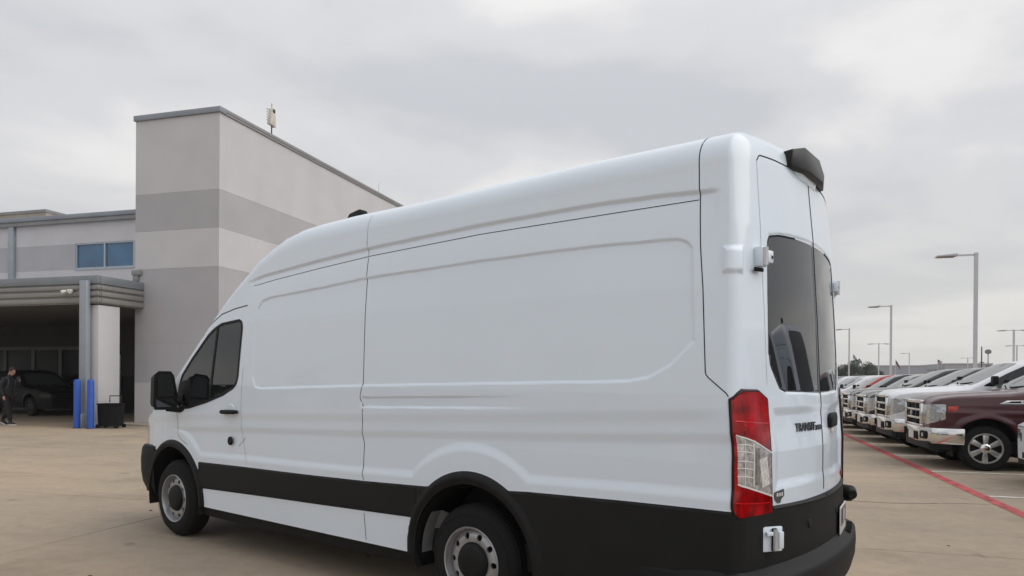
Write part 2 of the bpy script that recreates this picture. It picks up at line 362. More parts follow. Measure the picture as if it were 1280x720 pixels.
# lower wing with the drive-through
Y2 = 23.9; XW = -40
wing = empty('service_wing', 'lower grey stucco wing with two-pane blue window above the drive-through', 'building', (XL, Y2, 0)); O2 = (XL, Y2)
wx0, wx1, wz0, wz1 = -26.45, -23.38, 6.03, 7.12
for z0, z1, m in [(3.7, 4.6, STM), (4.6, 6.03, STL), (6.03, 7.10, STD), (7.10, 8.15, STL)]:
    zz0, zz1 = z0, z1-.004
    bx = []
    if z1 <= wz0+.001 or z0 >= wz1: bx = [(XW, XL-.01, Y2, Y2+.3, zz0, zz1)]
    else:
        bx = [(XW, wx0, Y2, Y2+.3, zz0, zz1), (wx1, XL-.01, Y2, Y2+.3, zz0, zz1)]
        if z1 > wz1: bx.append((wx0, wx1, Y2, Y2+.3, wz1, zz1))
    part(wing, 'wall_panel', m, bx, O2)
part(wing, 'wall_core', STM, [(XW, XL-.02, Y2+.32, Y2+30, .01, 8.1)], O2)
part(wing, 'roof_coping', CAPM, [(XW, XL-.01, Y2-.22, Y2+.3, 8.15, 8.33)], O2, .01)
part(wing, 'gutter', CAPM2, [(XW, XL-.012, Y2-.16, Y2-.002, 7.98, 8.15)], O2, .01)
wn = part(wing, 'window', WFR, [(wx0, wx1, Y2+.02, Y2+.14, wz0, wz0+.06), (wx0, wx1, Y2+.02, Y2+.14, wz1-.06, wz1), (wx0, wx0+.06, Y2+.02, Y2+.14, wz0+.06, wz1-.06), (wx1-.06, wx1, Y2+.02, Y2+.14, wz0+.06, wz1-.06),
     ((wx0+wx1)/2-.04, (wx0+wx1)/2+.04, Y2+.02, Y2+.14, wz0+.06, wz1-.06), (wx0-.04, wx1+.04, Y2-.03, Y2+.02, wz0-.05, wz0)], O2)
for a, b in ((wx0+.06, (wx0+wx1)/2-.04), ((wx0+wx1)/2+.04, wx1-.06)):
    part(wn, 'pane', WGL, [(a, b, Y2+.08, Y2+.10, wz0+.06, wz1-.06)], O2)
part(wing, 'downspout', SPOUT, [(-30.05, -29.75, Y2-.14, Y2-.002, 3.9, 7.98)], O2, .02)
# inner ground-floor wall under the canopy with shop doors
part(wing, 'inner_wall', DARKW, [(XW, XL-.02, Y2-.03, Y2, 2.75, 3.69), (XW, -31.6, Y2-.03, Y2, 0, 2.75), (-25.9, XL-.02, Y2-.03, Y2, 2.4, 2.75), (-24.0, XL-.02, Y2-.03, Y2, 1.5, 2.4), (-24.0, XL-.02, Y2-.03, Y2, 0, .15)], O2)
for i, (a, b) in enumerate([(-31.6, -30.3), (-30.3, -28.7), (-28.7, -27.2), (-27.2, -25.9)]):
    d_ = part(wing, 'glass_door' if i in (1, 2) else 'window', mat('door_frame', (.11, .112, .115), .5), [(a, b, Y2-.05, Y2+.02, 2.62, 2.75), (a, a+.09, Y2-.05, Y2+.02, .02, 2.62), (b-.09, b, Y2-.05, Y2+.02, .02, 2.62), (a+.09, b-.09, Y2-.05, Y2+.02, .9, 1.0), (a+.09, b-.09, Y2-.05, Y2+.02, .02, .14)], O2)
    for z0, z1 in ((.14, .9), (1.0, 2.62)): part(d_, 'pane', DGL, [(a+.09, b-.09, Y2, Y2+.012, z0, z1)], O2)
wn2 = part(wing, 'window', WFR, [(-25.9, -24.0, Y2-.04, Y2+.02, 2.34, 2.4), (-25.9, -25.83, Y2-.04, Y2+.02, .15, 2.34), (-24.07, -24.0, Y2-.04, Y2+.02, .15, 2.34)], O2)
part(wn2, 'pane', mat('pale_blue_glass', (.10, .13, .16), .1, spec=.7), [(-25.83, -24.07, Y2, Y2+.012, .15, 2.34)], O2)
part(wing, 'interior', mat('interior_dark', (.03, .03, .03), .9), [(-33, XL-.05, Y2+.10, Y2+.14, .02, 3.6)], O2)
# canopy
XC, YC = -17.55, 16.61
can = empty('drive_through_canopy', 'flat grey canopy with ribbed metal fascia on a stucco column', 'canopy', (XC, YC, 0)); O3 = (XC, YC)
part(can, 'top_flashing', FASC, [(XW, XC, YC, YC+.12, 4.22, 4.46), (XC-.12, XC, YC+.122, Y1-.005, 4.22, 4.46)], O3, .01)
part(can, 'roof_deck', STM, [(XW, XC-.125, YC+.125, Y2-.01, 4.10, 4.30)], O3)
for i, (z0, z1) in enumerate([(3.66, 3.80), (3.86, 3.99), (4.05, 4.17)]):
    part(can, 'fascia_rib', CANM, [(XW, XC+.02, YC-.0, YC+.12, z0, z1)], O3, .02)
    part(can, 'fascia_rib', CANM, [(XC-.10, XC+.02, YC+.125, Y1-.005, z0, z1)], O3, .02)
part(can, 'fascia_back', CANM, [(XW, XC-.04, YC+.05, YC+.11, 3.63, 4.215), (XC-.09, XC-.04, YC+.13, Y1-.008, 3.63, 4.215)], O3)
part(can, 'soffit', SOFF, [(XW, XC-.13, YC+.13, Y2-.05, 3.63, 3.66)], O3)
part(can, 'column', STL, [(XC-.72, XC-.05, YC+.09, YC+.86, 0, 3.60)], O3, .01)
part(can, 'column_base', STB, [(XC-.74, XC-.03, YC+.07, YC+.88, 0, .12)], O3, .01)
part(can, 'column', STL, [(-34.7, -34.0, YC+.09, YC+.86, 0, 3.60)], O3, .01)
ds = part(can, 'downspout', SPOUT, [(-18.06, -17.79, YC-.16, YC-.01, .42, 4.30)], O3, .02)
MB().prism([(-18.08-XC, .42), (-17.77-XC, .42), (-17.80-XC, 0), (-18.12-XC, 0)], -.30, .03, 'y').build('spout_foot', SPOUT, ds, bevel=.01)
# twin floodlight on the fascia
fl = empty('floodlight', 'small white twin-head floodlight fixed to the canopy fascia', 'floodlight', (-18.55, YC-.01, 4.02))
MB().box(-.09, .09, -.05, 0, -.05, .05).build('mount', mat('white_plastic', (.7, .7, .66), .4), fl, bevel=.01)
for sx in (-1, 1):
    mb = MB(); mb.lathe([(0, -.16), (.05, -.16), (.058, -.15), (.045, -.03), (.0, -.02)], 16, Matrix.Translation((sx*.10, -.03, 0)) @ Matrix.Rotation(sx*.4, 4, 'Z') @ Matrix.Rotation(.35, 4, 'X')); mb.build('lamp_head', mat('white_plastic', (.7, .7, .66), .4), fl, smooth=True)
# sidewalk strip at the building foot
tag(MB().box(XL-.3, X1+1.2, Y1-.75, Y1, -.01, .06).build('sidewalk', STB if False else mat('pale_concrete', (.40, .36, .30), .85, bump=.3, bscale=80, var=.08, vscale=2), bevel=.012), 'narrow pale concrete strip at the foot of the tall block', kind='structure')
tag(MB().box(X1+.002, X1+1.2, Y1+.004, Y1+46, -.01, .06).build('sidewalk', MATS['pale_concrete'], bevel=.012), kind='structure')
# neighbouring roof behind the wing
ob = empty('rear_building', 'beige building showing its corner above the wing roof', 'building', (-47, 40, 0))
MB().box(-16, 0, 0, 12, 0, 13.3).build('wall', mat('beige_stucco', (.36, .33, .29), .9, bump=.3, bscale=40, var=.15, vscale=1), ob)
MB().box(-16.05, .05, -.05, 12.05, 13.3, 13.5).build('roof_edge', CAPM2, ob)
# roof-edge equipment on the tall block
ra = empty('roof_antenna', 'white weathered speaker horn on a short mast at the roof edge', 'antenna', (X1-.1, 21.1, 9.72))
MB().tube([(0, 0, -.02), (0, 0, .42)], .022, 8).build('mast', DARKM, ra)
MB().prism([(-.17, .38), (.16, .34), (.12, .98), (-.05, .95)], -.07, .07, 'x').build('housing', mat('aged_white_plastic', (.60, .59, .52), .6, var=.15, vscale=10), ra, bevel=.02)
MB().box(-.08, .08, -.04, .10, .80, .92).build('dark_window', DARKM, ra, bevel=.01)
for k in range(5): MB().box(-.02, .02, -.26, -.12, .48+k*.09, .51+k*.09).build('rib', MATS['aged_white_plastic'], ra)
MB().box(-.02, .02, -.01, .02, .96, 1.12).build('bracket', MATS['aged_white_plastic'], ra)
tag(MB().tube([(0, 0, 0), (0, 0, .5)], [.015, .008], 6).build('lightning_rod', mat('pale_rod', (.55, .55, .55), .4, metal=.5)), 'thin pale rod standing on the far end of the parapet', 'rod').location = (X1-.1, 29.0, 9.72)
# bollards
BLU = mat('blue_bollard_sleeve', (.018, .085, .42), .45, var=.08, vscale=4)
for (x, lab) in ((-17.90, 'blue bollard on the left of the canopy downspout'), (-17.41, 'blue bollard directly in front of the canopy column')):
    b = empty('bollard', lab, 'bollard', (x-.02, YC-.33, 0), 0, 'blue bollards guarding the canopy column')
    MB().lathe([(0, 1.42), (.04, 1.415), (.075, 1.395), (.092, 1.35), (.094, .05), (.094, 0)], 20, Matrix.Rotation(R(90), 4, 'X')).build('sleeve', BLU, b, smooth=True)
    MB().lathe([(.092, .012), (.125, .012), (.125, 0)], 20, Matrix.Rotation(R(90), 4, 'X')).build('base_ring', DARKM, b, smooth=True)
# black rolling bin
bn = empty('wheeled_bin', 'black wheeled bin with raised handle beside the canopy column', 'bin', (-17.15, 16.72, 0), R(16))
BK = mat('bin_plastic', (.006, .006, .007), .6, spec=.15)
mb = MB(); mb.add([(-.27, -.20, .05), (.27, -.20, .05), (.27, .20, .05), (-.27, .20, .05), (-.285, -.22, .68), (.285, -.22, .68), (.285, .22, .68), (-.285, .22, .68)], [(0, 1, 2, 3), (4, 5, 6, 7), (0, 1, 5, 4), (1, 2, 6, 5), (2, 3, 7, 6), (3, 0, 4, 7)]); mb.build('tub', BK, bn, bevel=.02)
MB().box(-.30, .30, -.235, .235, .68, .72).build('lid', BK, bn, bevel=.015)
MB().tube([(-.17, .24, .74), (-.17, .24, .93), (.17, .24, .93), (.17, .24, .74)], .016, 8).build('handle', DARKM, bn, smooth=True)
for sx in (-.27, .27):
    for sy in (-.2, .2): MB().lathe([(0, -.02), (.06, -.02), (.06, .02), (0, .02)], 14, Matrix.Translation((sx, sy, .06))).build('wheel', RUBBER, bn)
# ================================================================ DELIVERY VAN
VO = (-4.6568, 6.5363); VR = R(90+90-37.93+16.5)
van = empty('delivery_van', 'long white high-roof cargo van seen from its rear left corner', 'van', (VO[0], VO[1], 0), VR)
XR, XF, ZT, ZB = -5.5, .95, 2.82, .6
def iv(x, pts): a = np.array(pts); return np.interp(x, a[:, 0], a[:, 1])
TOP = [(-5.5, 2.80), (-4.5, 2.80), (-3.6, 2.782), (-2.95, 2.770), (-2.36, 2.768), (-1.97, 2.755), (-1.75, 2.74), (-1.54, 2.70), (-1.38, 2.645), (-1.22, 2.575), (-.95, 2.395), (-.78, 2.265), (-.62, 2.115), (-.29, 1.80), (-.05, 1.58), (.12, 1.42), (.3, 1.29), (.5, 1.20), (.72, 1.10), (.85, 1.0), (.95, .90)]
WID = [(.0, .975), (.35, .98), (.6, .992), (.85, 1.0), (1.1, 1.0), (1.45, .985), (1.7, .966), (2.0, .94), (2.2, .915), (2.4, .892), (2.6, .874), (2.9, .855)]
PLN = [(-9, 1), (-.1, 1), (.2, .99), (.45, .965), (.7, .91), (.85, .86), (.95, .83)]
XRZ = [(.3, -5.60), (.85, -5.60), (1.15, -5.60), (1.45, -5.578), (1.88, -5.558), (2.3, -5.533), (2.55, -5.508), (2.9, -5.478)]
GRV = [(-5.5, 2.475), (-5.29, 2.482), (-5.0, 2.50), (-4.55, 2.512), (-3.71, 2.502), (-2.68, 2.468), (-2.08, 2.433), (-1.335, 2.374), (-1.1, 2.335)]
THN = [(-5.207, 2.449), (-4.562, 2.448), (-3.723, 2.446), (-2.677, 2.411), (-2.095, 2.374), (-1.5, 2.33), (-1.2, 2.30)]
ZCL = [(.5, .80), (.35, .80), (-.3, .742), (-1.16, .758), (-2.05, .769), (-2.74, .783), (-3.36, .804), (-4.21, .855), (-4.85, .873), (-5.43, .883), (-5.8, .862)][::-1]
ZWH = [(-3.3, .582), (-2.24, .553), (-1.5, .535), (-.47, .505)]
ZDK = [(-5.4, 1.335), (-4.43, 1.287), (-2.72, 1.217), (-1.1, 1.165), (-.3, 1.13), (.5, 1.08)]
PANEL = [(-5.185, 2.20), (-5.155, 2.235), (-5.10, 2.256), (-4.58, 2.273), (-3.75, 2.271), (-2.63, 2.248), (-2.12, 2.214), (-1.46, 2.182), (-1.35, 2.16), (-1.30, 2.10), (-1.285, 1.95), (-1.30, 1.52), (-1.35, 1.44), (-1.43, 1.427), (-2.7, 1.465), (-4.42, 1.503), (-4.85, 1.512), (-4.98, 1.535), (-5.10, 1.60), (-5.22, 1.72)]
LOZ = [(-2.705, 1.378), (-4.27, 1.418), (-4.29, 1.35), (-2.705, 1.31)]
WCF, WCR = (0, .375), (-3.75, .365)
def relief(x, z):
    d = .010*sst(.010, -.010, poly(x, z, PANEL))
    g = z-iv(x, GRV); on = sst(-1.05, -1.3, x)*sst(-5.33, -5.26, x)
    d = d+on*.015*sst(.017, -.012, g)*np.exp(-np.clip(-g-.012, 0, 9)/.09)
    d = d+.009*sst(.008, -.008, poly(x, z, LOZ))*sst(-4.27, -3.5, x)
    q = z-iv(x, ZDK)
    d = d+.0105*sst(.055, -.03, q)*sst(-5.5, -5.2, x)*(1-.55*sst(-.03, -.30, q))
    rF, rR = np.hypot(x-WCF[0], z-WCF[1]), np.hypot(x-WCR[0], z-WCR[1])
    f = np.maximum.reduce([q+.10, iv(x, ZCL)+.075-z, .66-rF, .725-rR, x+.02])
    d = d+.013*sst(.035, -.035, f)
    return d
def body(u, v, off=0.0):
    s = u; rear = s < 0; frnt = s > XF-XR
    x = np.where(rear, XR, np.where(frnt, XF, XR+s)); y = np.where(rear, 1+s, np.where(frnt, 1-(s-(XF-XR)), 1.0)); z = v
    return deform(x, y, z, off)
def roof(u, v, off=0.0): return deform(u, v, np.full(u.shape, ZT), off)
def deform(x, y, z, off):
    k = sst(2.0, 2.5, z); ry = .07+.10*k; rz = np.full(z.shape, .17)
    X, Y, Z, nx, ny, nz = rnd_box(x, y, z, XR, XF, ZT, .045, .35, ry, rz, 2.2)
    X, Y, Z = X+off*nx, Y+off*ny, Z+off*nz
    T = iv(X, TOP); Zd = np.where(Z > ZB, ZB+(Z-ZB)*(T-ZB)/(ZT-ZB), Z)
    X = X-.30*sst(.35, .95, X)*sst(.78, .34, Z)
    wr = sst(-4.9, -5.45, X)
    yy = Y*iv(Zd, WID)*iv(X, PLN)
    Xd = X+wr*(iv(Zd, XRZ)-XR)+wr*.13*(yy/.95)**2
    # rear face: shallow number-plate dish and flat band below the windows
    fy, fz = np.abs(yy), Zd
    rec = np.maximum.reduce([fy-.64, .98-fz, fz-1.36]); Xd = Xd+np.where(-nx > .5, .014*sst(.03, -.03, rec)*(1-.6*sst(.0, .25, .35-fy)), 0)
    rec2 = poly(fy, fz, WINR); Xd = Xd+np.where(-nx > .5, .006*sst(.012, -.002, rec2), 0)
    yy = yy-np.where((ny > .25), relief(Xd, Zd)*sst(.25, .85, ny), 0)
    Zc = Zd+.025*sst(2.0, 2.7, Zd)*(1-(yy/.87)**2)*sst(.0, -2, X)
    return np.stack([Xd, yy, Zc], -1)
WINR = [(.008, 1.450), (.51, 1.462), (.575, 1.480), (.655, 1.59), (.670, 1.66), (.655, 1.95), (.630, 2.24), (.614, 2.272), (.5, 2.292), (.3, 2.304), (.008, 2.308)]
DOORF = [(-.085, 1.0), (-.075, 1.22), (-.04, 1.40), (-.26, 1.70), (-.56, 1.985), (-.76, 2.09), (-1.10, 2.125), (-1.16, 2.09), (-1.175, 1.95), (-1.155, 1.6), (-1.165, 1.03), (-1.25, .80), (-1.30, .56), (-1.28, .47), (-.62, .47), (-.52, .56), (-.40, .80), (-.16, .93)]
WINF = [(-.10, 1.40), (-.145, 1.525), (-.30, 1.675), (-.56, 1.895), (-.66, 1.95), (-.76, 1.985), (-1.04, 2.008), (-1.08, 1.99), (-1.095, 1.94), (-1.087, 1.52), (-1.07, 1.46), (-1.02, 1.425), (-.87, 1.365), (-.60, 1.295), (-.30, 1.235), (-.13, 1.225), (-.09, 1.30)]
def rr_(P, c): return np.hypot(P[..., 0]-c[0], P[..., 2]-c[1])
wall_sdf = [
    lambda P, U, V: np.where((U > 0) & (U < XF-XR), rr_(P, WCF)-.475, 9.),                       # 0 front arch opening
    lambda P, U, V: np.where((U > 0) & (U < XF-XR), rr_(P, WCR)-.49, 9.),                        # 1 rear arch opening
    lambda P, U, V: np.where(U < 0, poly(P[..., 1], P[..., 2], WINR), 9.),                       # 2 rear window
    lambda P, U, V: np.where(U > 2, poly(P[..., 0], P[..., 2], WINF), 9.),                       # 3 side window
    lambda P, U, V: clad_sdf(P, U),                                                              # 4 black cladding
    lambda P, U, V: np.where(U > 2, poly(P[..., 0], P[..., 2], DOORF), 9.),                      # 5 front door
    lambda P, U, V: np.where(U < 0, np.maximum.reduce([P[..., 1]-.705, P[..., 2]-2.70, .80-P[..., 2]]), 9.),   # 6 rear door
    lambda P, U, V: np.where(U > XF-XR-.35, poly(P[..., 1], P[..., 2], [(.50, .74), (.60, .98), (.90, 1.06), (.95, .95), (.93, .78), (.84, .72)]), 9.),  # 7 headlamp
    lambda P, U, V: np.where(U > XF-XR+.1, np.maximum.reduce([P[..., 1]-.46, P[..., 2]-.86, .52-P[..., 2]]), 9.),     # 8 grille
]
def clad_sdf(P, U):
    x, z = P[..., 0], P[..., 2]
    band = np.maximum.reduce([z-iv(x, ZCL), iv(x, ZWH)-z, -3.29-x, x+.47])
    ring = np.minimum(rr_(P, WCF)-.545, rr_(P, WCR)-.572)
    rear = np.maximum(z-iv(x, ZCL), x+4.0); fr = np.maximum(z-.80, .33-x)
    arF = np.maximum(ring, -9.)
    fp = np.maximum(z-iv(x, ZCL), np.abs(x)-.50)
    mid = np.maximum.reduce([z-iv(x, ZCL), np.abs(x+3.75)-.465])
    return np.minimum.reduce([band, arF, rear, fr, mid])
us = np.concatenate([np.arange(-.9999, -.001, .0155), np.arange(0, XF-XR, .0145), np.arange(XF-XR, XF-XR+1.0, .03)])
vs_ = np.concatenate([np.linspace(.34, 2.82, 300)])
# cladding stands proud of the sheet metal
_deform = deform
def body_c(u, v, off=0.0):
    P = body(u, v, off)
    c = clad_sdf(P, u); push = .012*sst(.0, -.012, c)
    ring = np.minimum(np.abs(rr_(P, WCF)-.508), np.abs(rr_(P, WCR)-.532)); side = (u > .1) & (u < XF-XR-.3)
    push = push+np.where(side, .016*sst(.045, .0, ring), 0)*sst(.01, -.01, c)
    pk = np.maximum(np.abs(u-.005)-.05, np.abs(P[..., 2]-2.12)-.055); push = push+.016*sst(.022, -.012, pk)
    P = P.copy(); P[..., 1] += np.where(u > -.02, push, 0)*sst(.2, .6, P[..., 1]); P[..., 0] += np.where(u < -.02, -push*1.0, 0)
    return P
Pw, Nw, Tw, Iw = sheet(body_c, us, vs_, wall_sdf)
ru = np.arange(XR, XF+.01, .03); ru[-1] = XF; rv = np.linspace(0, 1, 45)
WSH = lambda P, U, V: poly(P[..., 0], P[..., 1], [(-1.22, -1), (-1.22, .60), (-1.05, .68), (.05, .74), (.30, .58), (.36, 0), (.36, -1)])
Pr, Nr, Tr, Ir = sheet(roof, ru, rv, [WSH])
opening = Iw[0] | Iw[1]; clad = Iw[4] & ~opening; grille = Iw[8] & ~opening; hl = Iw[7] & ~opening & ~grille
winr = Iw[2]; winf = Iw[3]; rdoor = Iw[6] & ~winr & ~clad; fdoor = Iw[5] & ~winf & ~clad & ~opening
rest = ~(opening | clad | winr | winf | rdoor | fdoor | hl | grille)
both = (False, True); FLIPW = bool((Nw[len(us)//2*len(vs_)+60][1]) < 0); FLIPR = bool(Nr[len(rv)*20+5][2] < 0)
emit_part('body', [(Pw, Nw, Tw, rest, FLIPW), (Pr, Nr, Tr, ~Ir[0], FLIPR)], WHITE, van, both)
emit_part('side_cladding', [(Pw, Nw, Tw, clad, FLIPW)], BLACKP, van, both)['label'] = 'black lower cladding and wheel arch trims'
emit_part('windscreen', [(Pr, Nr, Tr, Ir[0], FLIPR)], GLASSD, van, both)
emit_part('grille', [(Pw, Nw, Tw, grille, FLIPW)], BLACKP, van, both)
for side in (False, True):
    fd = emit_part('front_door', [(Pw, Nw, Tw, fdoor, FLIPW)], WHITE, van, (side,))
    w_ = emit_part('window', [(Pw, Nw, Tw, winf, FLIPW)], GLASSD, fd, (side,))
    if not side: FD = fd
    else: FDR = fd
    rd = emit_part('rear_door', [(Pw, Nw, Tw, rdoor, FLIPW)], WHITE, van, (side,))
    rd['label'] = ('right' if side else 'left')+' rear door with tall dark window'
    emit_part('window', [(Pw, Nw, Tw, winr, FLIPW)], GLASSV, rd, (side,))
    if not side: RD = rd
    else: RDR = rd
    emit_part('headlight', [(Pw, Nw, Tw, hl, FLIPW)], HLAMP, van, (side,))
# --- conforming strips (panel gaps, seals)
def inv(x, z, it=30):
    """sheet parameters of the side point (x, z)"""
    u, v = np.array(x-XR, float), np.array(z, float)
    for _ in range(it):
        P = body_c(u, v); u = np.clip(u+.8*(x-P[..., 0]), .0, XF-XR); v = np.clip(v+.7*(z-P[..., 2]), .3, 2.82)
    return u, v
def invr(y, z, it=30):
    u, v = np.array(y-1., float), np.array(z, float)
    for _ in range(it):
        P = body_c(u, v); u = np.clip(u+.8*(y-P[..., 1]), -1.0, -.0); v = np.clip(v+.7*(z-P[..., 2]), .3, 2.82)
    return u, v
def ribbon(name, us_, vs__, w, m, parent, off=.0012, mir=(False,), label=None, pf=body_c, step=.02):
    us_, vs__ = np.array(us_, float), np.array(vs__, float)
    d_ = np.concatenate([[0], np.cumsum(np.hypot(np.diff(us_), np.diff(vs__)))]); n = max(2, int(d_[-1]/step)+1); q = np.linspace(0, d_[-1], n)
    u, v = np.interp(q, d_, us_), np.interp(q, d_, vs__)
    P = pf(u, v); t = np.gradient(P, axis=0); e_ = 4e-3
    Nn = np.cross(pf(u+e_, v)-pf(u-e_, v), pf(u, v+e_)-pf(u, v-e_)); Nn /= np.linalg.norm(Nn, axis=-1, keepdims=True)+1e-12
    s = np.sign((Nn*np.array([-.3, 1., .25])).sum(-1, keepdims=True)) if pf is body_c else np.sign(Nn[:, 2:3]); Nn = Nn*np.where(s == 0, 1, s)
    if pf is body_c: Nn = np.where((u < -.15)[:, None] & (Nn[:, :1] > 0), -Nn, Nn)
    b = np.cross(t, Nn); b /= np.linalg.norm(b, axis=-1, keepdims=True)+1e-12
    V_ = np.concatenate([P+Nn*off-b*w/2, P+Nn*off+b*w/2]); T_ = np.array([(i, i+1, n+i+1, n+i) for i in range(n-1)])
    for s_ in mir:
        V2 = V_.copy()
        if s_: V2[:, 1] *= -1
        o_ = npmesh(name, V2, T_[:, ::-1] if s_ else T_, m, parent)
        if label: o_['label'] = label
    return o_
def side_ribbon(name, pts, w, m, parent, close=False, **kw):
    p = np.array(pts+[pts[0]] if close else pts, float)
    d_ = np.concatenate([[0], np.cumsum(np.hypot(*np.diff(p, axis=0).T))]); q = np.linspace(0, d_[-1], max(2, int(d_[-1]/.02)))
    x, z = np.interp(q, d_, p[:, 0]), np.interp(q, d_, p[:, 1]); u, v = inv(x, z); return ribbon(name, u, v, w, m, parent, **kw)
def rear_ribbon(name, pts, w, m, parent, **kw):
    p = np.array(pts, float); d_ = np.concatenate([[0], np.cumsum(np.hypot(*np.diff(p, axis=0).T))]); q = np.linspace(0, d_[-1], max(2, int(d_[-1]/.02)))
    u, v = invr(np.interp(q, d_, p[:, 0]), np.interp(q, d_, p[:, 1])); return ribbon(name, u, v, w, m, parent, **kw)
side_ribbon('panel_gap', [(-2.655, 2.40), (-2.66, 2.264), (-2.68, 1.94), (-2.711, 1.475), (-2.69, 1.38), (-2.725, 1.31), (-2.72, 1.22), (-2.715, 1.1), (-2.735, 1.05), (-2.728, .83), (-2.745, .79)], .0055, GAP, van, mir=both)
side_ribbon('panel_gap', [(-2.74, .55), (-2.755, .36)], .005, GAP, van, mir=both)
side_ribbon('panel_gap', [(-2.655, 2.41), (-2.64, 2.47), (-2.632, 2.53)], .0045, mat('soft_gap', (.20, .21, .22), .8), van, mir=both)
uu, vv = inv(np.array([-2.632]), np.array([2.53])); ribbon('roof_gap', np.full(20, uu[0]), np.linspace(vv[0], 2.819, 20), .0035, mat('faint_gap', (.33, .34, .35), .8), van, mir=both)
side_ribbon('roof_gap', THN[::-1], .0045, GAP, van, mir=both)
side_ribbon('panel_gap', [(-5.209, 2.52), (-5.213, 2.45), (-5.232, 2.2), (-5.258, 1.985), (-5.275, 1.75), (-5.29, 1.545), (-5.405, 1.452), (-5.41, 1.44)], .0055, GAP, van, mir=both)
uu, vv = inv(np.array([-5.209]), np.array([2.52])); ribbon('panel_gap', np.full(20, uu[0]), np.linspace(vv[0], 2.819, 20), .0055, GAP, van, mir=both)
ru_ = np.linspace(.99, 0, 12); ribbon('roof_gap', np.full(12, XR+uu[0]), ru_, .005, GAP, van, pf=roof, mir=both)

side_ribbon('door_gap', [(-.085, 1.22), (-.09, 1.0), (-.10, .97), (-.16, .93), (-.27, .89)], .006, mat('soft_gap', (.2, .21, .22), .8), FD)
side_ribbon('door_gap', [(-1.16, 1.60), (-1.158, 1.3), (-1.165, 1.03), (-1.215, .88), (-1.25, .78)], .0035, mat('faint_gap', (.33, .34, .35), .8), FD)
side_ribbon('door_gap', [(-.40, 1.86), (-.56, 1.985), (-.74, 2.075), (-.95, 2.115), (-1.14, 2.135)], .009, GAP, FD)
side_ribbon('window_seal', WINF, .026, BLACKP, FD.children[0] if False else FD, close=True, off=.003)
side_ribbon('window_divider', [(-.705, 1.96), (-.66, 1.33)], .03, BLACKP, FD, off=.004)
# black quarter triangle behind the mirror
rear_ribbon('door_gap', [(.68, 2.66), (.695, 2.4), (.705, 2.2), (.705, 1.50)], .003, mat('pale_gap', (.42, .43, .44), .8), RD)
rear_ribbon('door_gap', [(.68, 2.66), (.65, 2.695), (.5, 2.702), (.3, 2.702), (.01, 2.70)], .007, GAP, RD)
cen = np.linspace(2.80, .9, 60); ribbon('centre_gap', np.full(60, -.9999), cen, .014, GAP, van, label='dark gap between the two rear doors')
rear_ribbon('window_seal', WINR[1:-1], .010, GAP, RD, off=.002)
o = rear_ribbon('door_gap', [(.68, 2.66), (.65, 2.695), (.5, 2.702), (.3, 2.702), (.01, 2.70)], .011, GAP, RDR, mir=(True,))
rear_ribbon('window_seal', WINR[1:-1][::-1], .012, GAP, RDR, off=.002, mir=(True,))
rear_ribbon('bottom_seal', [(.70, .872), (.5, .868), (.3, .865), (.01, .862)], .02, BLACKP, van, off=.006, mir=both)
# --- tail lamps: an own grid standing 20 mm proud of the corner
LAMP = dict(u0=-.31, u1=.040)
def lamp_pf(u, v):
    hu = np.clip(np.minimum(u-LAMP['u0'], LAMP['u1']-u)/.03, 0, 1); hv = np.clip(np.minimum(v-.845, 1.505-v)/.03, 0, 1)
    r_ = np.sqrt(np.maximum(0, 1-(1-hu)**2))*np.sqrt(np.maximum(0, 1-(1-hv)**2))
    P = body(u, v); Q = body(u, v, .013); P0 = body(u, v, -.012)
    ins = lamp_out(None, u, v); edge = sst(.002, -.012, ins)
    ribs = .0
    return P0+(Q-P0)*edge[..., None]
LW = LAMP['u1']-LAMP['u0']
def lamp_out(P, u, v): return poly(u, v, [(.036, 1.44), (-.055, 1.492), (-.19, 1.489), (-.275, 1.443), (-.303, .862), (-.292, .838), (-.015, .838), (.022, .868), (.032, .90)])
def lens_in(P, u, v): return lamp_out(P, u, v)+.019
def clear_in(P, u, v): return poly(u, v, [(.004, 1.262), (-.13, 1.225), (-.276, 1.160), (-.287, .94), (-.006, 1.022)])
lu, lv = np.linspace(LAMP['u0']-.004, LAMP['u1']+.004, 90), np.linspace(.83, 1.50, 170)
Pl, Nl, Tl, Il = sheet(lamp_pf, lu, lv, [lamp_out, lens_in, clear_in])
fl_ = bool((Nl[len(Nl)//2]*np.array([-1, 1, 0])).sum() < 0)
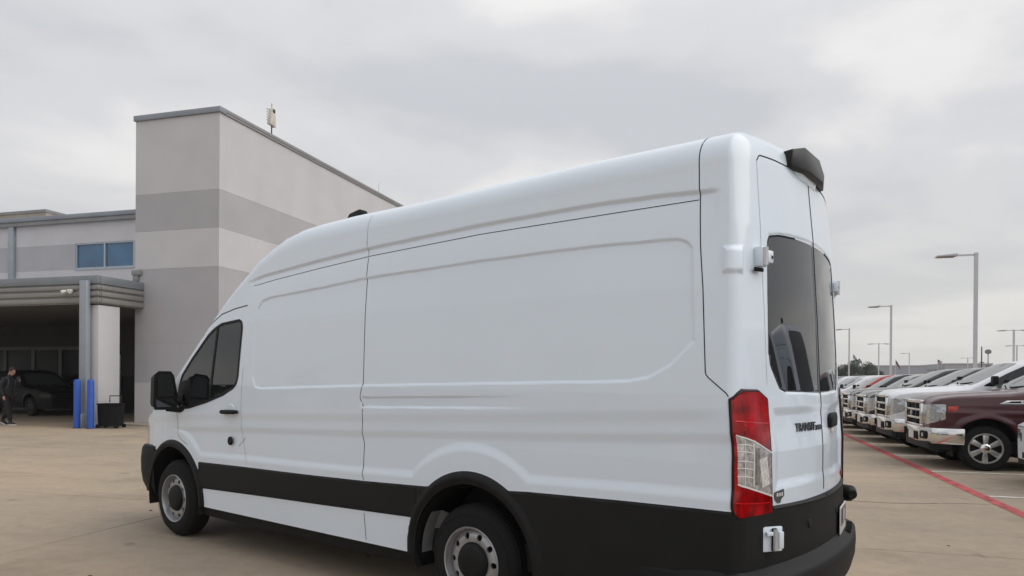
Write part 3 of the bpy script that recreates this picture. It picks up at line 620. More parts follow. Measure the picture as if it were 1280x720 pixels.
for side in (False, True):
    tl = emit_part('tail_lamp', [(Pl, Nl, Tl, Il[0] & ~Il[1], fl_)], BEZ, van, (side,)); tl['label'] = 'tall red tail lamp with slanted clear section'
    emit_part('red_lens', [(Pl, Nl, Tl, Il[1] & ~Il[2], fl_)], RED, tl, (side,))
    emit_part('clear_lens', [(Pl, Nl, Tl, Il[2], fl_)], CLEAR, tl, (side,))
    LR = mat('lens_rib', (.75, .72, .70), .2, coat=1); kw = dict(off=.0148, mir=(side,), step=.01)
    for zz in (1.215, 1.18, 1.135, 1.10, 1.06): ribbon('lens_rib', [-.0, -.06, -.115], [zz, zz-.002, zz-.012], .005, LR, tl, **kw)
    ribbon('lens_edge', [.004, -.13, -.276], [1.262, 1.225, 1.160], .007, LR, tl, **kw)
    ribbon('lens_edge', [-.006, -.287], [1.022, .94], .009, LR, tl, **kw)
    ribbon('lens_edge', [-.12, -.122], [1.215, 1.0], .009, LR, tl, **kw)
    ribbon('lens_edge', [-.055, -.056], [1.235, 1.02], .004, LR, tl, **kw)
    ribbon('lens_panel', [-.20, -.215, -.225], [1.14, 1.06, .995], .07, mat('lens_reflector', (.68, .66, .64), .3, coat=1, var=.3, vscale=60), tl, off=.0142, mir=(side,), step=.01)
    ribbon('lens_panel', [-.155, -.155], [1.19, 1.01], .035, mat('lens_shade', (.22, .21, .20), .3, coat=1, var=.4, vscale=50), tl, off=.0142, mir=(side,), step=.01)
    for zz in (1.33, .93): ribbon('lens_rib', [.005, -.13, -.26], [zz, zz-.012, zz-.02], .005, REDL, tl, **kw)
# --- rear bumper: swept profile
def plan(t):   # t -1..1 round the rear
    y = np.clip(t, -1, 1); return y
prof = [(.004, .60), (.03, .575), (.085, .548), (.098, .53), (.102, .48), (.098, .41), (.08, .345), (.03, .325), (-.25, .32)]
path = []
for k in range(-30, 31):
    a = k/30; y = .985*math.copysign(abs(a)**.85, a) if abs(a) < 1 else .985*a; path.append((-5.59+.13*(y/.95)**2, y, -1, 0))
pts = []
for i, p in enumerate(path): pts.append((p[0], p[1]))
def corner(sgn):
    r = []
    for k in range(1, 7):
        a = k/6*math.pi/2; r.append((-5.465+.10*(1-math.cos(a)), sgn*(.93+.055*math.sin(a))))
    r += [(-5.15, sgn*.985), (-4.95, sgn*.983)]
    return r
core = [p for p in pts if abs(p[1]) < .92]; full = corner(-1)[::-1]+core+corner(1)
V_, F_ = [], []
for i, p in enumerate(full):
    a, b = full[max(i-1, 0)], full[min(i+1, len(full)-1)]; tx, ty = b[0]-a[0], b[1]-a[1]; l_ = math.hypot(tx, ty); nx_, ny_ = -ty/l_, tx/l_
    taper = 1 if abs(p[1]) < .95 and p[0] < -5.3 else max(0.0, min(1, (-5.15-p[0])/.3))*.85+.15
    for o_, z in prof: q = o_*taper if o_ > 0 else o_; V_.append((p[0]+nx_*q, p[1]+ny_*q, z))
n_ = len(prof)
for i in range(len(full)-1):
    for j in range(n_-1): F_.append((i*n_+j, i*n_+j+1, (i+1)*n_+j+1, (i+1)*n_+j))
rb = MB().add(V_, F_).build('rear_bumper', BLACKP, van, smooth=True)
# --- front bumper: the same idea round the nose
fp_ = [(-.06, .835), (.0, .825), (.022, .79), (.034, .68), (.030, .56), (.012, .46), (-.03, .39), (-.10, .345), (-.30, .33)]
V_, F_, NF = [], [], 44
for i in range(NF+1):
    t_ = -math.pi/2+math.pi*i/NF; c_, s_ = math.cos(t_), math.sin(t_); ex = .62
    px_, py_ = .40+.585*abs(c_)**ex, .972*math.copysign(abs(s_)**ex, s_) if abs(s_) > 1e-6 else 0
    nx_, ny_ = c_, s_; tz = min(1, .25+1.5*abs(c_))
    for o_, z in fp_: V_.append((px_+nx_*o_*tz, py_+ny_*o_*tz, z))
for i in range(NF):
    for j in range(len(fp_)-1): a = i*len(fp_)+j; b = a+len(fp_); F_.append((a, b, b+1, a+1))
MB().add(V_, F_).build('front_bumper', BLACKP, van, smooth=True)
# step tread ribs
for y in np.arange(-.86, -.50, .04):
    MB().box(-5.670+.13*(y/.95)**2, -5.600+.13*(y/.95)**2, y-.006, y+.006, .556, .570).build('step_rib', BLACKP, rb)
for y in (-.62, .62, .28, -.28):
    MB().lathe([(0, -.006), (.022, -.006), (.026, 0), (.026, .008)], 16, Matrix.Translation((-5.612+.13*(y/.95)**2, y, .74)) @ Matrix.Rotation(R(-90), 4, 'Z')).build('parking_sensor', BLACKP, van, smooth=True)
# round black buffer at the right end
MB().tube([(-5.44, -.90, .755), (-5.50, -.915, .755), (-5.54, -.905, .753), (-5.565, -.87, .75)], [.045, .055, .055, .03], 14).build('corner_buffer', BLACKP, van, smooth=True)
# white hinge in the black corner
def hinge(parent, x, y, z, yaw, h=.115, w=.11):
    Mx = Matrix.Translation((x, y, z)) @ Matrix.Rotation(yaw, 4, 'Z')
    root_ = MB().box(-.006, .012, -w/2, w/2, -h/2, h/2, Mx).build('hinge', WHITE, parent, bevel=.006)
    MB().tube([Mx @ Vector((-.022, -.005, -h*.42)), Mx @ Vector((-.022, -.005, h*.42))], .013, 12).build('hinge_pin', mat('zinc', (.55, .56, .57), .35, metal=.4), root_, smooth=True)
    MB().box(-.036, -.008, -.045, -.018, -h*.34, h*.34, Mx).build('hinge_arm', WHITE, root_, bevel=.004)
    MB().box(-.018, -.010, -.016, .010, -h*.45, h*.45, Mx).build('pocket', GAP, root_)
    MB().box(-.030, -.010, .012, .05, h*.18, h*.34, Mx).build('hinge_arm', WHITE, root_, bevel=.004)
    return root_
hinge(van, -5.548, .745, .725, R(-34), .125, .12)
def body_pt(u, v, off=0):
    P = body_c(np.array([u]), np.array([v]))[0]; return P
# upper hinge pockets
for sgn in (1, -1):
    mm = Matrix.Translation((-5.475 if sgn > 0 else -5.448, .765*sgn, 2.145)) @ Matrix.Rotation(R(-15)*sgn, 4, 'Z')
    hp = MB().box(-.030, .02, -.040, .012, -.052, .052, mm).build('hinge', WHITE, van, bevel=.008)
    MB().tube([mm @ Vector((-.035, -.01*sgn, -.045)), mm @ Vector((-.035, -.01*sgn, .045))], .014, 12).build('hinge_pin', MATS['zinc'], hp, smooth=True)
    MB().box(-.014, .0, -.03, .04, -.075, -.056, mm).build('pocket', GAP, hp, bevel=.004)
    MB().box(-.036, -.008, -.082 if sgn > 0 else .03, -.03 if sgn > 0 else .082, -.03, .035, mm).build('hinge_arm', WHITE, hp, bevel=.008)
    MB().box(-.039, -.036, -.07 if sgn > 0 else .055, -.06 if sgn > 0 else .065, -.008, .008, mm).build('bolt', GAP, hp)
# --- high brake light
bl = MB().add([(-5.36, .30, 2.79), (-5.40, .33, 2.70), (-5.50, .33, 2.70), (-5.51, .32, 2.80), (-5.33, .12, 2.835), (-5.525, .14, 2.85), (-5.33, -.12, 2.835), (-5.525, -.14, 2.85),
    (-5.36, -.30, 2.79), (-5.40, -.33, 2.70), (-5.50, -.33, 2.70), (-5.51, -.32, 2.80), (-5.55, .14, 2.705), (-5.55, -.14, 2.705), (-5.42, .12, 2.69), (-5.42, -.12, 2.69)],
    [(0, 1, 2, 3), (0, 3, 5, 4), (4, 5, 7, 6), (6, 7, 11, 8), (8, 11, 10, 9), (3, 2, 12, 5), (5, 12, 13, 7), (7, 13, 10, 11), (2, 1, 14, 12), (12, 14, 15, 13), (13, 15, 9, 10), (0, 4, 6, 8, 9, 15, 14, 1)]).build('brake_light', mat('brake_light_black', (.008, .007, .007), .35, spec=.25), van, bevel=.010)
bl['label'] = 'black high brake light housing on the roof edge'
MB().add([(-5.38, .33, 2.77), (-5.44, .33, 2.64), (-5.475, .31, 2.715), (-5.38, -.33, 2.77), (-5.44, -.33, 2.64), (-5.475, -.31, 2.715), (-5.50, .14, 2.66), (-5.50, -.14, 2.66), (-5.515, .14, 2.735), (-5.515, -.14, 2.735)],
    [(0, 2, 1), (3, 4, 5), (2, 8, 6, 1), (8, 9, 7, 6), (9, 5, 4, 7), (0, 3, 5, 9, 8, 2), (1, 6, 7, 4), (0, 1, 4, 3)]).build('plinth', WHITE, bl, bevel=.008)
# --- badge, handle, decals, plate on rear doors
def rmat(y, z, off=.004, tilt=0):
    u, v = invr(np.array([abs(y)]), np.array([z])); P = body_c(u, v)[0]; P2 = body_c(u+.02, v)[0]; d_ = Vector(P2-P).normalized()
    if y < 0: P[1] *= -1; d_.y *= -1; d_ = d_
    X_ = Vector((d_.x, d_.y, 0)).normalized(); X_ = -X_ if X_.y > 0 else X_      # text runs from +y to -y
    Zu = Vector((0, 0, 1)); Nn = X_.cross(Zu); m_ = Matrix((X_, Zu, Nn)).transposed().to_4x4(); m_.translation = Vector(P)+Nn*off; return m_
BADGE = mat('black_badge', (.015, .015, .016), .3, coat=.5)
text('badge', 'TRANSIT', .066, BADGE, rmat(.27, 1.245, .002), RD, .003, .0008)
text('badge', '350HD', .040, BADGE, rmat(.07, 1.243, .002), RD, .003, .0005)
m_ = rmat(-.27, 1.285, .0); hd = MB().prism([(-.13, -.045), (.13, -.045), (.135, .02), (.10, .045), (-.10, .045), (-.135, .02)], .0, .026, 'z'); mb = MB(); mb.add(hd.V, hd.F, m_); H_ = mb.build('handle', BLACKP, RDR, bevel=.012)
mb = MB(); mb.box(-.05, .05, -.075, -.045, .0, .016, m_); mb.build('lock_cover', mat('white_plastic', (.7, .7, .66), .4), H_, bevel=.006)
m_ = rmat(.63, .93, .003); mb = MB(); mb.prism([(-.05, .02), (.045, .03), (.05, -.005), (.02, -.02), (.01, -.04), (-.02, -.035), (-.045, -.015)], 0, .002, 'z'); q = MB(); q.add(mb.V, mb.F, m_); dc = q.build('dealer_decal', mat('decal_ink', (.07, .075, .08), .4), RD)
for k, (a, b) in enumerate(((-.03, -.012), (-.004, .01), (.018, .034))):
    q = MB(); q.box(a, b, -.004, .014, .002, .003, m_); q.build('mark', mat('decal_light', (.55, .55, .55), .4), dc)
# number plate with paper insert on the bumper face
m_ = rmat(-.47, .68, .010); m_.translation.z = .66
q = MB(); q.box(-.155, .155, -.085, .085, 0, .008, m_); pl = q.build('number_plate', mat('plate_white', (.62, .62, .62), .4), van, bevel=.006); pl['label'] = 'white paper plate on the rear bumper'
q = MB(); q.box(-.135, .135, -.035, .072, .008, .0095, m_); q.build('plate_field', mat('plate_dark', (.05, .05, .052), .35), pl)
q = MB(); q.lathe([(0, -.002), (.045, -.002), (.048, .0)], 24, m_ @ Matrix.Translation((0, .018, .011)) @ Matrix.Rotation(R(-90), 4, 'X')); q.build('emblem', mat('emblem_grey', (.35, .36, .38), .3), pl)
# badge on the right rear door, low
q = MB(); m_ = rmat(-.60, .93, .002); q.box(-.04, .04, -.015, .015, 0, .004, m_); q.build('badge', mat('emblem_red', (.3, .02, .02), .3), RDR)
# --- side door hardware
u, v = inv(np.array([-1.0]), np.array([1.215])); P = body_c(u, v)[0]
hb = MB().tube([(-.90, P[1]+.010, 1.213), (-.92, P[1]+.036, 1.215), (-1.0, P[1]+.042, 1.217), (-1.10, P[1]+.036, 1.219), (-1.125, P[1]+.008, 1.22)], [.014, .019, .020, .019, .014], 10).build('handle', BLACKP, FD, smooth=True)
MB().lathe([(0, .0), (.05, .0), (.055, -.006)], 20, Matrix.Translation((-1.0, P[1]+.006, 1.232)) @ Matrix.Scale(1.4, 4, (1, 0, 0))).build('handle_cup', WHITE, FD, smooth=True)
MB().lathe([(0, .012), (.026, .012), (.031, .004), (.031, -.004)], 20, Matrix.Translation((-1.011, 1.0, .967)) @ Matrix.Scale(1.25, 4, (0, 0, 1))).build('fuel_plug', BLACKP, van, smooth=True)
side_ribbon('scratch', [(-1.112, .925), (-1.215, 1.005)], .005, mat('soft_gap', (.2, .21, .22), .8), van)
# --- mirrors
for sgn in (1, -1):
    par = FD if sgn > 0 else FDR
    sx = lambda pts: [(x, y*sgn, z) for x, y, z in pts]
    hv = sx([(-.16, 1.235, 1.225), (-.16, 1.05, 1.22), (-.16, 1.03, 1.30), (-.16, 1.075, 1.52), (-.16, 1.10, 1.555), (-.16, 1.205, 1.555), (-.16, 1.235, 1.53), (-.16, 1.245, 1.26)])
    fv = sx([(-.03, 1.215, 1.24), (-.03, 1.07, 1.235), (-.03, 1.05, 1.31), (-.03, 1.09, 1.51), (-.03, 1.11, 1.54), (-.03, 1.19, 1.54), (-.03, 1.22, 1.50), (-.03, 1.225, 1.27)])
    n8 = 8; mb = MB().add(hv+fv+sx([(.01, 1.14, 1.39)]), [tuple(range(8))]+[(i, (i+1) % 8, 8+(i+1) % 8, 8+i) for i in range(8)]+[(8+i, 8+(i+1) % 8, 16) for i in range(8)])
    mr = mb.build('mirror', BLACKP, par, bevel=.012)
    g1 = MB().prism([(y*sgn, z) for y, z in [(1.228, 1.335), (1.055, 1.335), (1.09, 1.52), (1.11, 1.54), (1.20, 1.54), (1.222, 1.51)]], -.164, -.160, 'x').build('mirror_glass', mat('mirror_glass', (.10, .105, .11), .05, metal=.9), mr)
    MB().prism([(y*sgn, z) for y, z in [(1.225, 1.24), (1.062, 1.237), (1.05, 1.315), (1.232, 1.315)]], -.164, -.160, 'x').build('mirror_glass', MATS['mirror_glass'], mr)
    MB().tube(sx([(-.09, 1.10, 1.30), (-.11, 1.02, 1.30), (-.16, .965, 1.31)]), [.045, .05, .06], 10).build('mirror_arm', BLACKP, mr, smooth=True)
    MB().tube(sx([(-.08, 1.10, 1.215), (-.13, 1.0, 1.205), (-.22, .965, 1.22)]), [.022, .025, .03], 10).build('mirror_arm', BLACKP, mr, smooth=True)
    MB().prism([(x, z) for x, z in [(-.09, 1.38), (-.15, 1.475), (-.30, 1.50), (-.34, 1.25), (-.12, 1.215)]], .972*sgn if sgn > 0 else -.992, .992*sgn if sgn > 0 else -.972, 'y').build('mirror_sail', BLACKP, par, bevel=.006)
# --- roof fin
MB().prism([(-1.96, -.03), (-2.17, -.03), (-2.19, .055), (-2.15, .07), (-2.03, .05)], -.035, .035, 'y').build('roof_antenna', BLACKP, van, bevel=.012).location = (.03, .50, 2.83)
# --- underbody, wheel wells
under = MB().box(-5.50, .80, -.86, .86, .34, .50).build('underbody', LINER, van)
MB().box(-3.25, .35, -.62, .62, .21, .338).build('driveline_light_blocker', LINER, under, bevel=.03); MB().box(-5.4, -4.3, -.55, .55, .25, .338).build('spare_wheel_light_blocker', LINER, under, bevel=.03)  # boxes added under the floor to block light and darken the ground beneath
sill = MB()
for sg in (1, -1): sill.prism([(sg*.968, .405), (sg*.955, .33), (sg*.93, .25), (sg*.80, .25), (sg*.80, .36)], -3.28, -.50, 'x')
sill.build('rocker_trim', BLACKP, van, smooth=False)['label'] = 'thin black trim under the white sills'
for (cx_, cz_), rad in ((WCF, .475), (WCR, .49)):
    for sg in (1, -1):
        mb = MB(); mb.lathe([(rad, .99*sg), (rad+.006, .97*sg), (rad+.012, .60*sg)], 40, Matrix.Translation((cx_, 0, cz_)), a0=R(-14), a1=R(194)); w1 = mb.build('wheel_well', LINER, van, smooth=True)
        MB().lathe([(0, .58*sg), (rad+.014, .58*sg), (rad+.014, .60*sg)], 40, Matrix.Translation((cx_, 0, cz_)), a0=R(-14), a1=R(194)).build('inner_panel', LINER, w1)
# lighter inner panel visible behind the leading edge of the rear arch
MB().lathe([(.455, .955), (.452, .86), (.40, .80)], 14, Matrix.Translation((WCR[0], 0, WCR[1])), a0=R(-2), a1=R(36)).build('arch_inner_panel', PRIMER, van, smooth=True)
MB().lathe([(.468, .93), (.468, .62)], 22, Matrix.Translation((WCR[0], 0, WCR[1])), a0=R(70), a1=R(140)).build('arch_inner_panel', mat('dusty_liner', (.10, .10, .10), .7, var=.3, vscale=6), van, smooth=True)
# --- wheels
def steel_wheel(parent, x, y, sg, dish):
    """y is the outer face of the tyre"""
    Mw = Matrix.Translation((x, y*sg, .36)) @ Matrix.Scale(sg, 4, (0, 1, 0))
    wh = MB().lathe([(.222, -.012), (.232, -.002), (.262, .0), (.30, -.004), (.328, -.018), (.344, -.034), (.352, -.045), (.357, -.060), (.358, -.12), (.357, -.17), (.344, -.20), (.30, -.225), (.23, -.22)], 72, Mw).build('wheel', RUBBER, parent, smooth=True)
    wh['label'] = 'steel wheel with round holes and black centre cap'
    for k in range(4):   # tread grooves as proud ribs
        yy = -.066-k*.034; MB().lathe([(.356, yy+.012), (.3605, yy+.009), (.3605, yy-.009), (.356, yy-.012)], 72, Mw).build('tread_rib', RUBBER, wh, smooth=True)
    MB().lathe([(.3, .0012), (.303, .0018), (.306, .0012)], 72, Mw).build('sidewall_ring', RUBBER, wh, smooth=True)
    rim = MB().lathe([(.222, -.02), (.226, -.004), (.222, .002), (.214, -.002), (.208, -.022), (.203, -.05), (.202, -.075)], 72, Mw).build('rim', STEEL, wh, smooth=True)
    # disc with 16 round holes
    n, ri, ro, rh, nh = 10, .125, .2025, .0195, .165; V_, F_ = [], []; depth = lambda r: -.030-.020*((r-ri)/(ro-ri))-.012*math.sin(math.pi*(r-ri)/(ro-ri))*-1
    for k in range(n):
        a0 = 2*math.pi*k/n; m0 = len(V_); K = 16
        outer, inner = [], []
        for i in range(K):
            t = 2*math.pi*i/K; c, s = math.cos(t), math.sin(t); mxx = max(abs(c), abs(s)); c2, s2 = c/mxx, s/mxx
            rr = (ri+ro)/2+c2*(ro-ri)/2; aa = a0+s2*math.pi/n; outer.append((rr*math.cos(aa), depth(rr), rr*math.sin(aa)))
            hr = nh+rh*c; ha = a0+rh*s/nh; inner.append((hr*math.cos(ha), depth(hr), hr*math.sin(ha)))
        V_ += outer+inner+[(p[0], p[1]-.014, p[2]) for p in inner]
        for i in range(K): j = (i+1) % K; F_ += [(m0+i, m0+j, m0+K+j, m0+K+i), (m0+K+i, m0+K+j, m0+2*K+j, m0+2*K+i)]
    d_ = MB().add(V_, F_, Mw).build('wheel_disc', STEEL, rim, smooth=True)
    MB().lathe([(0, .006), (.06, .006), (.092, .002), (.110, -.006), (.118, -.018), (.123, -.030)], 48, Mw).build('centre_cap', BLACKP, rim, smooth=True)
    MB().lathe([(0, -.10), (.21, -.10), (.21, -.2)], 32, Mw).build('brake_drum', DARKM, rim)
    return wh
for sg in (1, -1):
    steel_wheel(van, 0, .985, sg, .02); steel_wheel(van, -3.75, .985, sg, .02)
MB().tube([(-3.75, -.8, .33), (-3.75, .8, .33)], .06, 12).build('rear_axle', DARKM, van, smooth=True)
MB().tube([(-5.45, .25, .28), (-4.4, .3, .3)], .03, 10).build('exhaust_pipe', DARKM, van, smooth=True)
# ================================================================ PARKED VEHICLES
PICK = dict(XR=-5.15, XF=.80, ZT=1.97, ZB=.9, hw=1.015, WB=3.98, r=.40, fw=.86,
    top=[(-5.15, 1.40), (-3.62, 1.42), (-3.50, 1.60), (-3.38, 1.86), (-3.2, 1.94), (-2.6, 1.965), (-1.85, 1.95), (-1.53, 1.895), (-1.08, 1.66), (-.60, 1.40), (-.4, 1.37), (0, 1.345), (.42, 1.315), (.66, 1.275), (.76, 1.23), (.80, 1.17)],
    wid=[(.4, .95), (.6, .97), (.85, 1.0), (1.15, .995), (1.3, .975), (1.40, .945), (1.9, .765), (2, .75)],
    pln=[(-9, 1), (.1, 1), (.45, .985), (.68, .955), (.80, .93)],
    win=[[(-.80, 1.43), (-1.28, 1.70), (-1.58, 1.845), (-2.33, 1.88), (-2.33, 1.43)], [(-2.41, 1.43), (-2.41, 1.875), (-3.0, 1.86), (-3.18, 1.80), (-3.32, 1.43)]],
    ws=[(-.66, -1), (-.66, .70), (-.76, .80), (-1.48, .68), (-1.52, .60), (-1.54, -1)],
    head=[(.55, .80), (.55, 1.15), (1.1, 1.17), (1.1, .90), (.80, .80)], bot=.50)
SUV = dict(XR=-3.85, XF=.92, ZT=1.70, ZB=.85, hw=.95, WB=2.85, r=.35, fw=.82,
    top=[(-3.85, 1.05), (-3.7, 1.30), (-3.4, 1.56), (-3.0, 1.64), (-2.2, 1.70), (-1.6, 1.68), (-1.3, 1.60), (-.75, 1.25), (-.45, 1.08), (0, 1.04), (.5, .97), (.8, .90), (.92, .84)],
    wid=[(.3, .93), (.5, .97), (.75, 1.0), (.95, .98), (1.1, .94), (1.65, .72), (2, .7)],
    pln=[(-9, 1), (-3.6, 1), (.0, 1), (.5, .95), (.8, .86), (.92, .78)],
    win=[[(-.75, 1.08), (-1.35, 1.50), (-1.95, 1.55), (-1.95, 1.08)], [(-2.03, 1.08), (-2.03, 1.55), (-2.9, 1.50), (-3.2, 1.38), (-3.2, 1.10)]],
    ws=[(-.52, -1), (-.52, .60), (-.60, .74), (-1.22, .60), (-1.30, -1)],
    head=[(.50, .66), (.50, .80), (1.1, .84), (1.1, .70)], bot=.36)
def alloy(parent, x, y, sg, r, simple=False):
    Mw = Matrix.Translation((x, y*sg, r)) @ Matrix.Scale(sg, 4, (0, 1, 0)); R0 = r*.655
    wh = MB().lathe([(R0, -.02), (R0+.01, -.002), (r*.8, .004), (r*.93, -.008), (r*.985, -.04), (r, -.07), (r, -.21), (r*.95, -.25), (R0, -.26)], 40, Mw).build('wheel', RUBBER, parent, smooth=True)
    rim = MB().lathe([(R0+.004, -.004), (R0-.012, .0), (R0-.022, -.03), (R0-.026, -.14), (0, -.15)], 40, Mw).build('rim', DARKM if not simple else ALU, wh, smooth=True)
    MB().lathe([(R0+.006, -.003), (R0-.001, .004), (R0-.018, .001), (R0-.024, -.02)], 40, Mw).build('rim_lip', ALU, wh, smooth=True)
    for k in range(6):
        a = k*math.pi/3+.55; c, s = math.cos(a), math.sin(a); q = MB(); w0, w1 = .030, .050
        P_ = [(.04, -w0), (R0-.016, -w1), (R0-.016, w1), (.04, w0)]; n = []
        for yy in (-.012, -.055): n += [(p*c-t*s, yy-(.0 if p < .1 else .008), p*s+t*c) for p, t in P_]
        q.add(n, [(0, 1, 2, 3), (7, 6, 5, 4), (0, 4, 5, 1), (1, 5, 6, 2), (2, 6, 7, 3), (3, 7, 4, 0)], Mw); q.build('spoke', ALU, wh, bevel=.008)
    MB().lathe([(0, .014), (.05, .012), (.078, .0), (.09, -.02)], 24, Mw).build('hub', CHROME, wh, smooth=True)
    return wh
def vehicle(name, label, cat, S, paint, loc, rz=math.pi, kind='pickup', group=None, bumper=None, detail=True):
    XR_, XF_, ZT_, ZB_, hw = S['XR'], S['XF'], S['ZT'], S['ZB'], S['hw']; r = S['r']; root = empty(name, label, cat, (*loc, 0), rz, group)
    def df(x, y, z):
        X, Y, Z, nx, ny, nz = rnd_box(x, y, z, XR_, XF_, ZT_, .07, .22, np.full(z.shape, .11), np.full(z.shape, .13), 2.2)
        T = iv(X, S['top']); Zd = np.where(Z > ZB_, ZB_+(Z-ZB_)*(T-ZB_)/(ZT_-ZB_), Z); yy = Y*iv(Zd, S['wid'])*iv(X, S['pln'])
        rF, rR = np.hypot(X, Zd-r), np.hypot(X+S['WB'], Zd-r); rr0 = r+.115
        fl = np.maximum(sst(.13, .03, rF-rr0), sst(.13, .03, rR-rr0))*.028
        bel = .012*np.exp(-((Zd-(T*.0+S['ZB']+.12))/.05)**2)-.012*np.exp(-((Zd-.72)/.12)**2)
        yy = yy+np.where(ny > .3, (fl+bel)*sst(.25, .8, ny)*sst(XF_+.1, XF_-.4, X), 0)
        Zc = Zd+.03*(1-yy**2)*sst(ZB_, ZT_, Z)
        # bonnet centre bulge
        if kind == 'pickup': Zc = Zc+.022*sst(.62, .50, np.abs(yy))*sst(-.75, -.5, X)*(nz > .3)
        # bow of the nose
        Xd = X+sst(XF_-.5, XF_, X)*.07*(1-np.minimum(np.abs(yy), 1)**2)
        return np.stack([Xd, yy*hw, Zc], -1)
    def bd(u, v):
        rear, fr = u < 0, u > XF_-XR_
        x = np.where(rear, XR_, np.where(fr, XF_, XR_+u)); y = np.where(rear, 1+u, np.where(fr, 1-(u-(XF_-XR_)), 1.)); return df(x, y, v)
    L_ = XF_-XR_
    ins = lambda U: (U > .05) & (U < L_-.05)
    sd_ = [lambda P, U, V: np.where(ins(U), np.minimum(np.hypot(P[..., 0], P[..., 2]-r-.02)-(r+.11), np.hypot(P[..., 0]+S['WB'], P[..., 2]-r-.02)-(r+.11)), 9.),
           lambda P, U, V: np.where(ins(U), np.minimum(poly(P[..., 0], P[..., 2], S['win'][0]), poly(P[..., 0], P[..., 2], S['win'][1])), 9.),
           lambda P, U, V: np.where(U > L_-.42, poly(P[..., 1]+np.where(U < L_, (L_-U)*.6, 0), P[..., 2], S['head']), 9.),
           lambda P, U, V: P[..., 2]-S['bot']+0*U]
    st = 1 if detail else 1.8
    P1, N1, T1, I1 = sheet(bd, np.concatenate([np.linspace(-.9999, 0, int(14/st))[:-1], np.arange(0, L_, .038*st), np.linspace(L_, L_+.9999, int(26/st))]), np.linspace(.36 if kind == 'pickup' else .28, ZT_, int(60/st)), sd_)
    x_ = np.arange(XR_, XF_, .05*st); x_ = np.append(x_, XF_)
    P2, N2, T2, I2 = sheet(lambda u, v: df(u, v, np.full(u.shape, ZT_)), x_, np.linspace(0, 1, int(22/st)), [lambda P, U, V: poly(P[..., 0], P[..., 1]/hw, S['ws'])])
    arch, win, head, low = I1; f1 = bool(N1[np.argmax(P1[:, 1])][1] < 0); f2 = bool(N2[len(N2)//2][2] < 0); ar = ~arch
    b = emit_part('body', [(P1, N1, T1, ar & ~win & ~head & ~low, f1), (P2, N2, T2, ~I2[0], f2)], paint, root, both); b['paint'] = 1
    emit_part('lower_trim', [(P1, N1, T1, ar & low & ~win, f1)], BLACKP if kind == 'pickup' else BLACKP, root, both)
    emit_part('windscreen', [(P2, N2, T2, I2[0], f2)], GLASSC, root, both)
    for s_ in (False, True):
        emit_part('side_window', [(P1, N1, T1, win, f1)], GLASSD, root, (s_,))
        emit_part('headlight', [(P1, N1, T1, head & ar, f1)], HLAMP, root, (s_,))
    MB().box(XR_+.1, XF_-.12, -hw*.8, hw*.8, .30, .52).build('underbody', LINER, root)
    for cx_ in (0, -S['WB']):
        for sg in (1, -1):
            if sg < 0 and not detail: continue
            MB().lathe([(r+.115, hw*.97*sg), (r+.12, hw*.6*sg), (0, hw*.6*sg)], 24, Matrix.Translation((cx_, 0, r+.02)), a0=R(-20), a1=R(200)).build('wheel_well', LINER, root, smooth=True)
    for cx_ in (0, -S['WB']):
        for sg in (1, -1): alloy(root, cx_, hw*.985, sg, r, not detail)
    if kind == 'pickup':
        gb = MB().box(.955, 1.045, -.53, .53, .76, 1.20).build('grille', GAP, root, bevel=.01); gb.location.x = -.17
        for a in ((1.0, 1.075, -.57, .57, 1.17, 1.235), (1.0, 1.075, -.57, .57, .735, .79), (1.0, 1.07, -.585, -.50, .79, 1.17), (1.0, 1.07, .50, .585, .79, 1.17)): MB().box(*a).build('surround', CHROME, gb, bevel=.015)
        for z in (.90, 1.05): MB().box(1.03, 1.085, -.50, .50, z-.022, z+.022).build('bar', CHROME, gb, bevel=.012)
        for y in (-.27, .27): MB().box(1.03, 1.08, y-.02, y+.02, .79, 1.17).build('bar', DARKM, gb, bevel=.012)
        bd_ = MB().lathe([(0, .012), (.075, .010), (.085, 0)], 24, Matrix.Translation((1.083, 0, .975)) @ Matrix.Scale(.62, 4, (0, 0, 1)) @ Matrix.Rotation(R(-90), 4, 'Z')).build('emblem', mat('blue_emblem', (.03, .06, .16), .25, coat=1), gb, smooth=True)
        # bumper
        pr_ = [(-.02, .74), (.02, .755), (.07, .74), (.085, .70), (.085, .52), (.05, .46), (-.02, .45)]; fx = []
        ys = np.concatenate([np.linspace(-1.0, -.8, 7), np.linspace(-.7, .7, 11), np.linspace(.8, 1.0, 7)])
        for y in ys: fx.append((.99-.10*abs(y)**2-.28*max(0, (abs(y)-.86)/.14)**2, y*1.0))
        fx = [(fx[0][0]-.10, -1.0)]+fx+[(fx[-1][0]-.10, 1.0)]; V_, F_ = [], []
        for i, (x, y) in enumerate(fx):
            a, c = fx[max(i-1, 0)], fx[min(i+1, len(fx)-1)]; tx, ty = c[0]-a[0], c[1]-a[1]; l_ = math.hypot(tx, ty)
            for o_, z in pr_: V_.append((x+ty/l_*o_, y-tx/l_*o_, z))
        n = len(pr_)
        for i in range(len(fx)-1):
            for j in range(n-1): F_.append((i*n+j, (i+1)*n+j, (i+1)*n+j+1, i*n+j+1))
        bp = MB().add(V_, F_).build('bumper', bumper or CHROME, root, smooth=True); bp.location.x = -.17
        MB().box(1.0, 1.078, -.36, .36, .49, .64).build('intake', GAP, bp, bevel=.015)
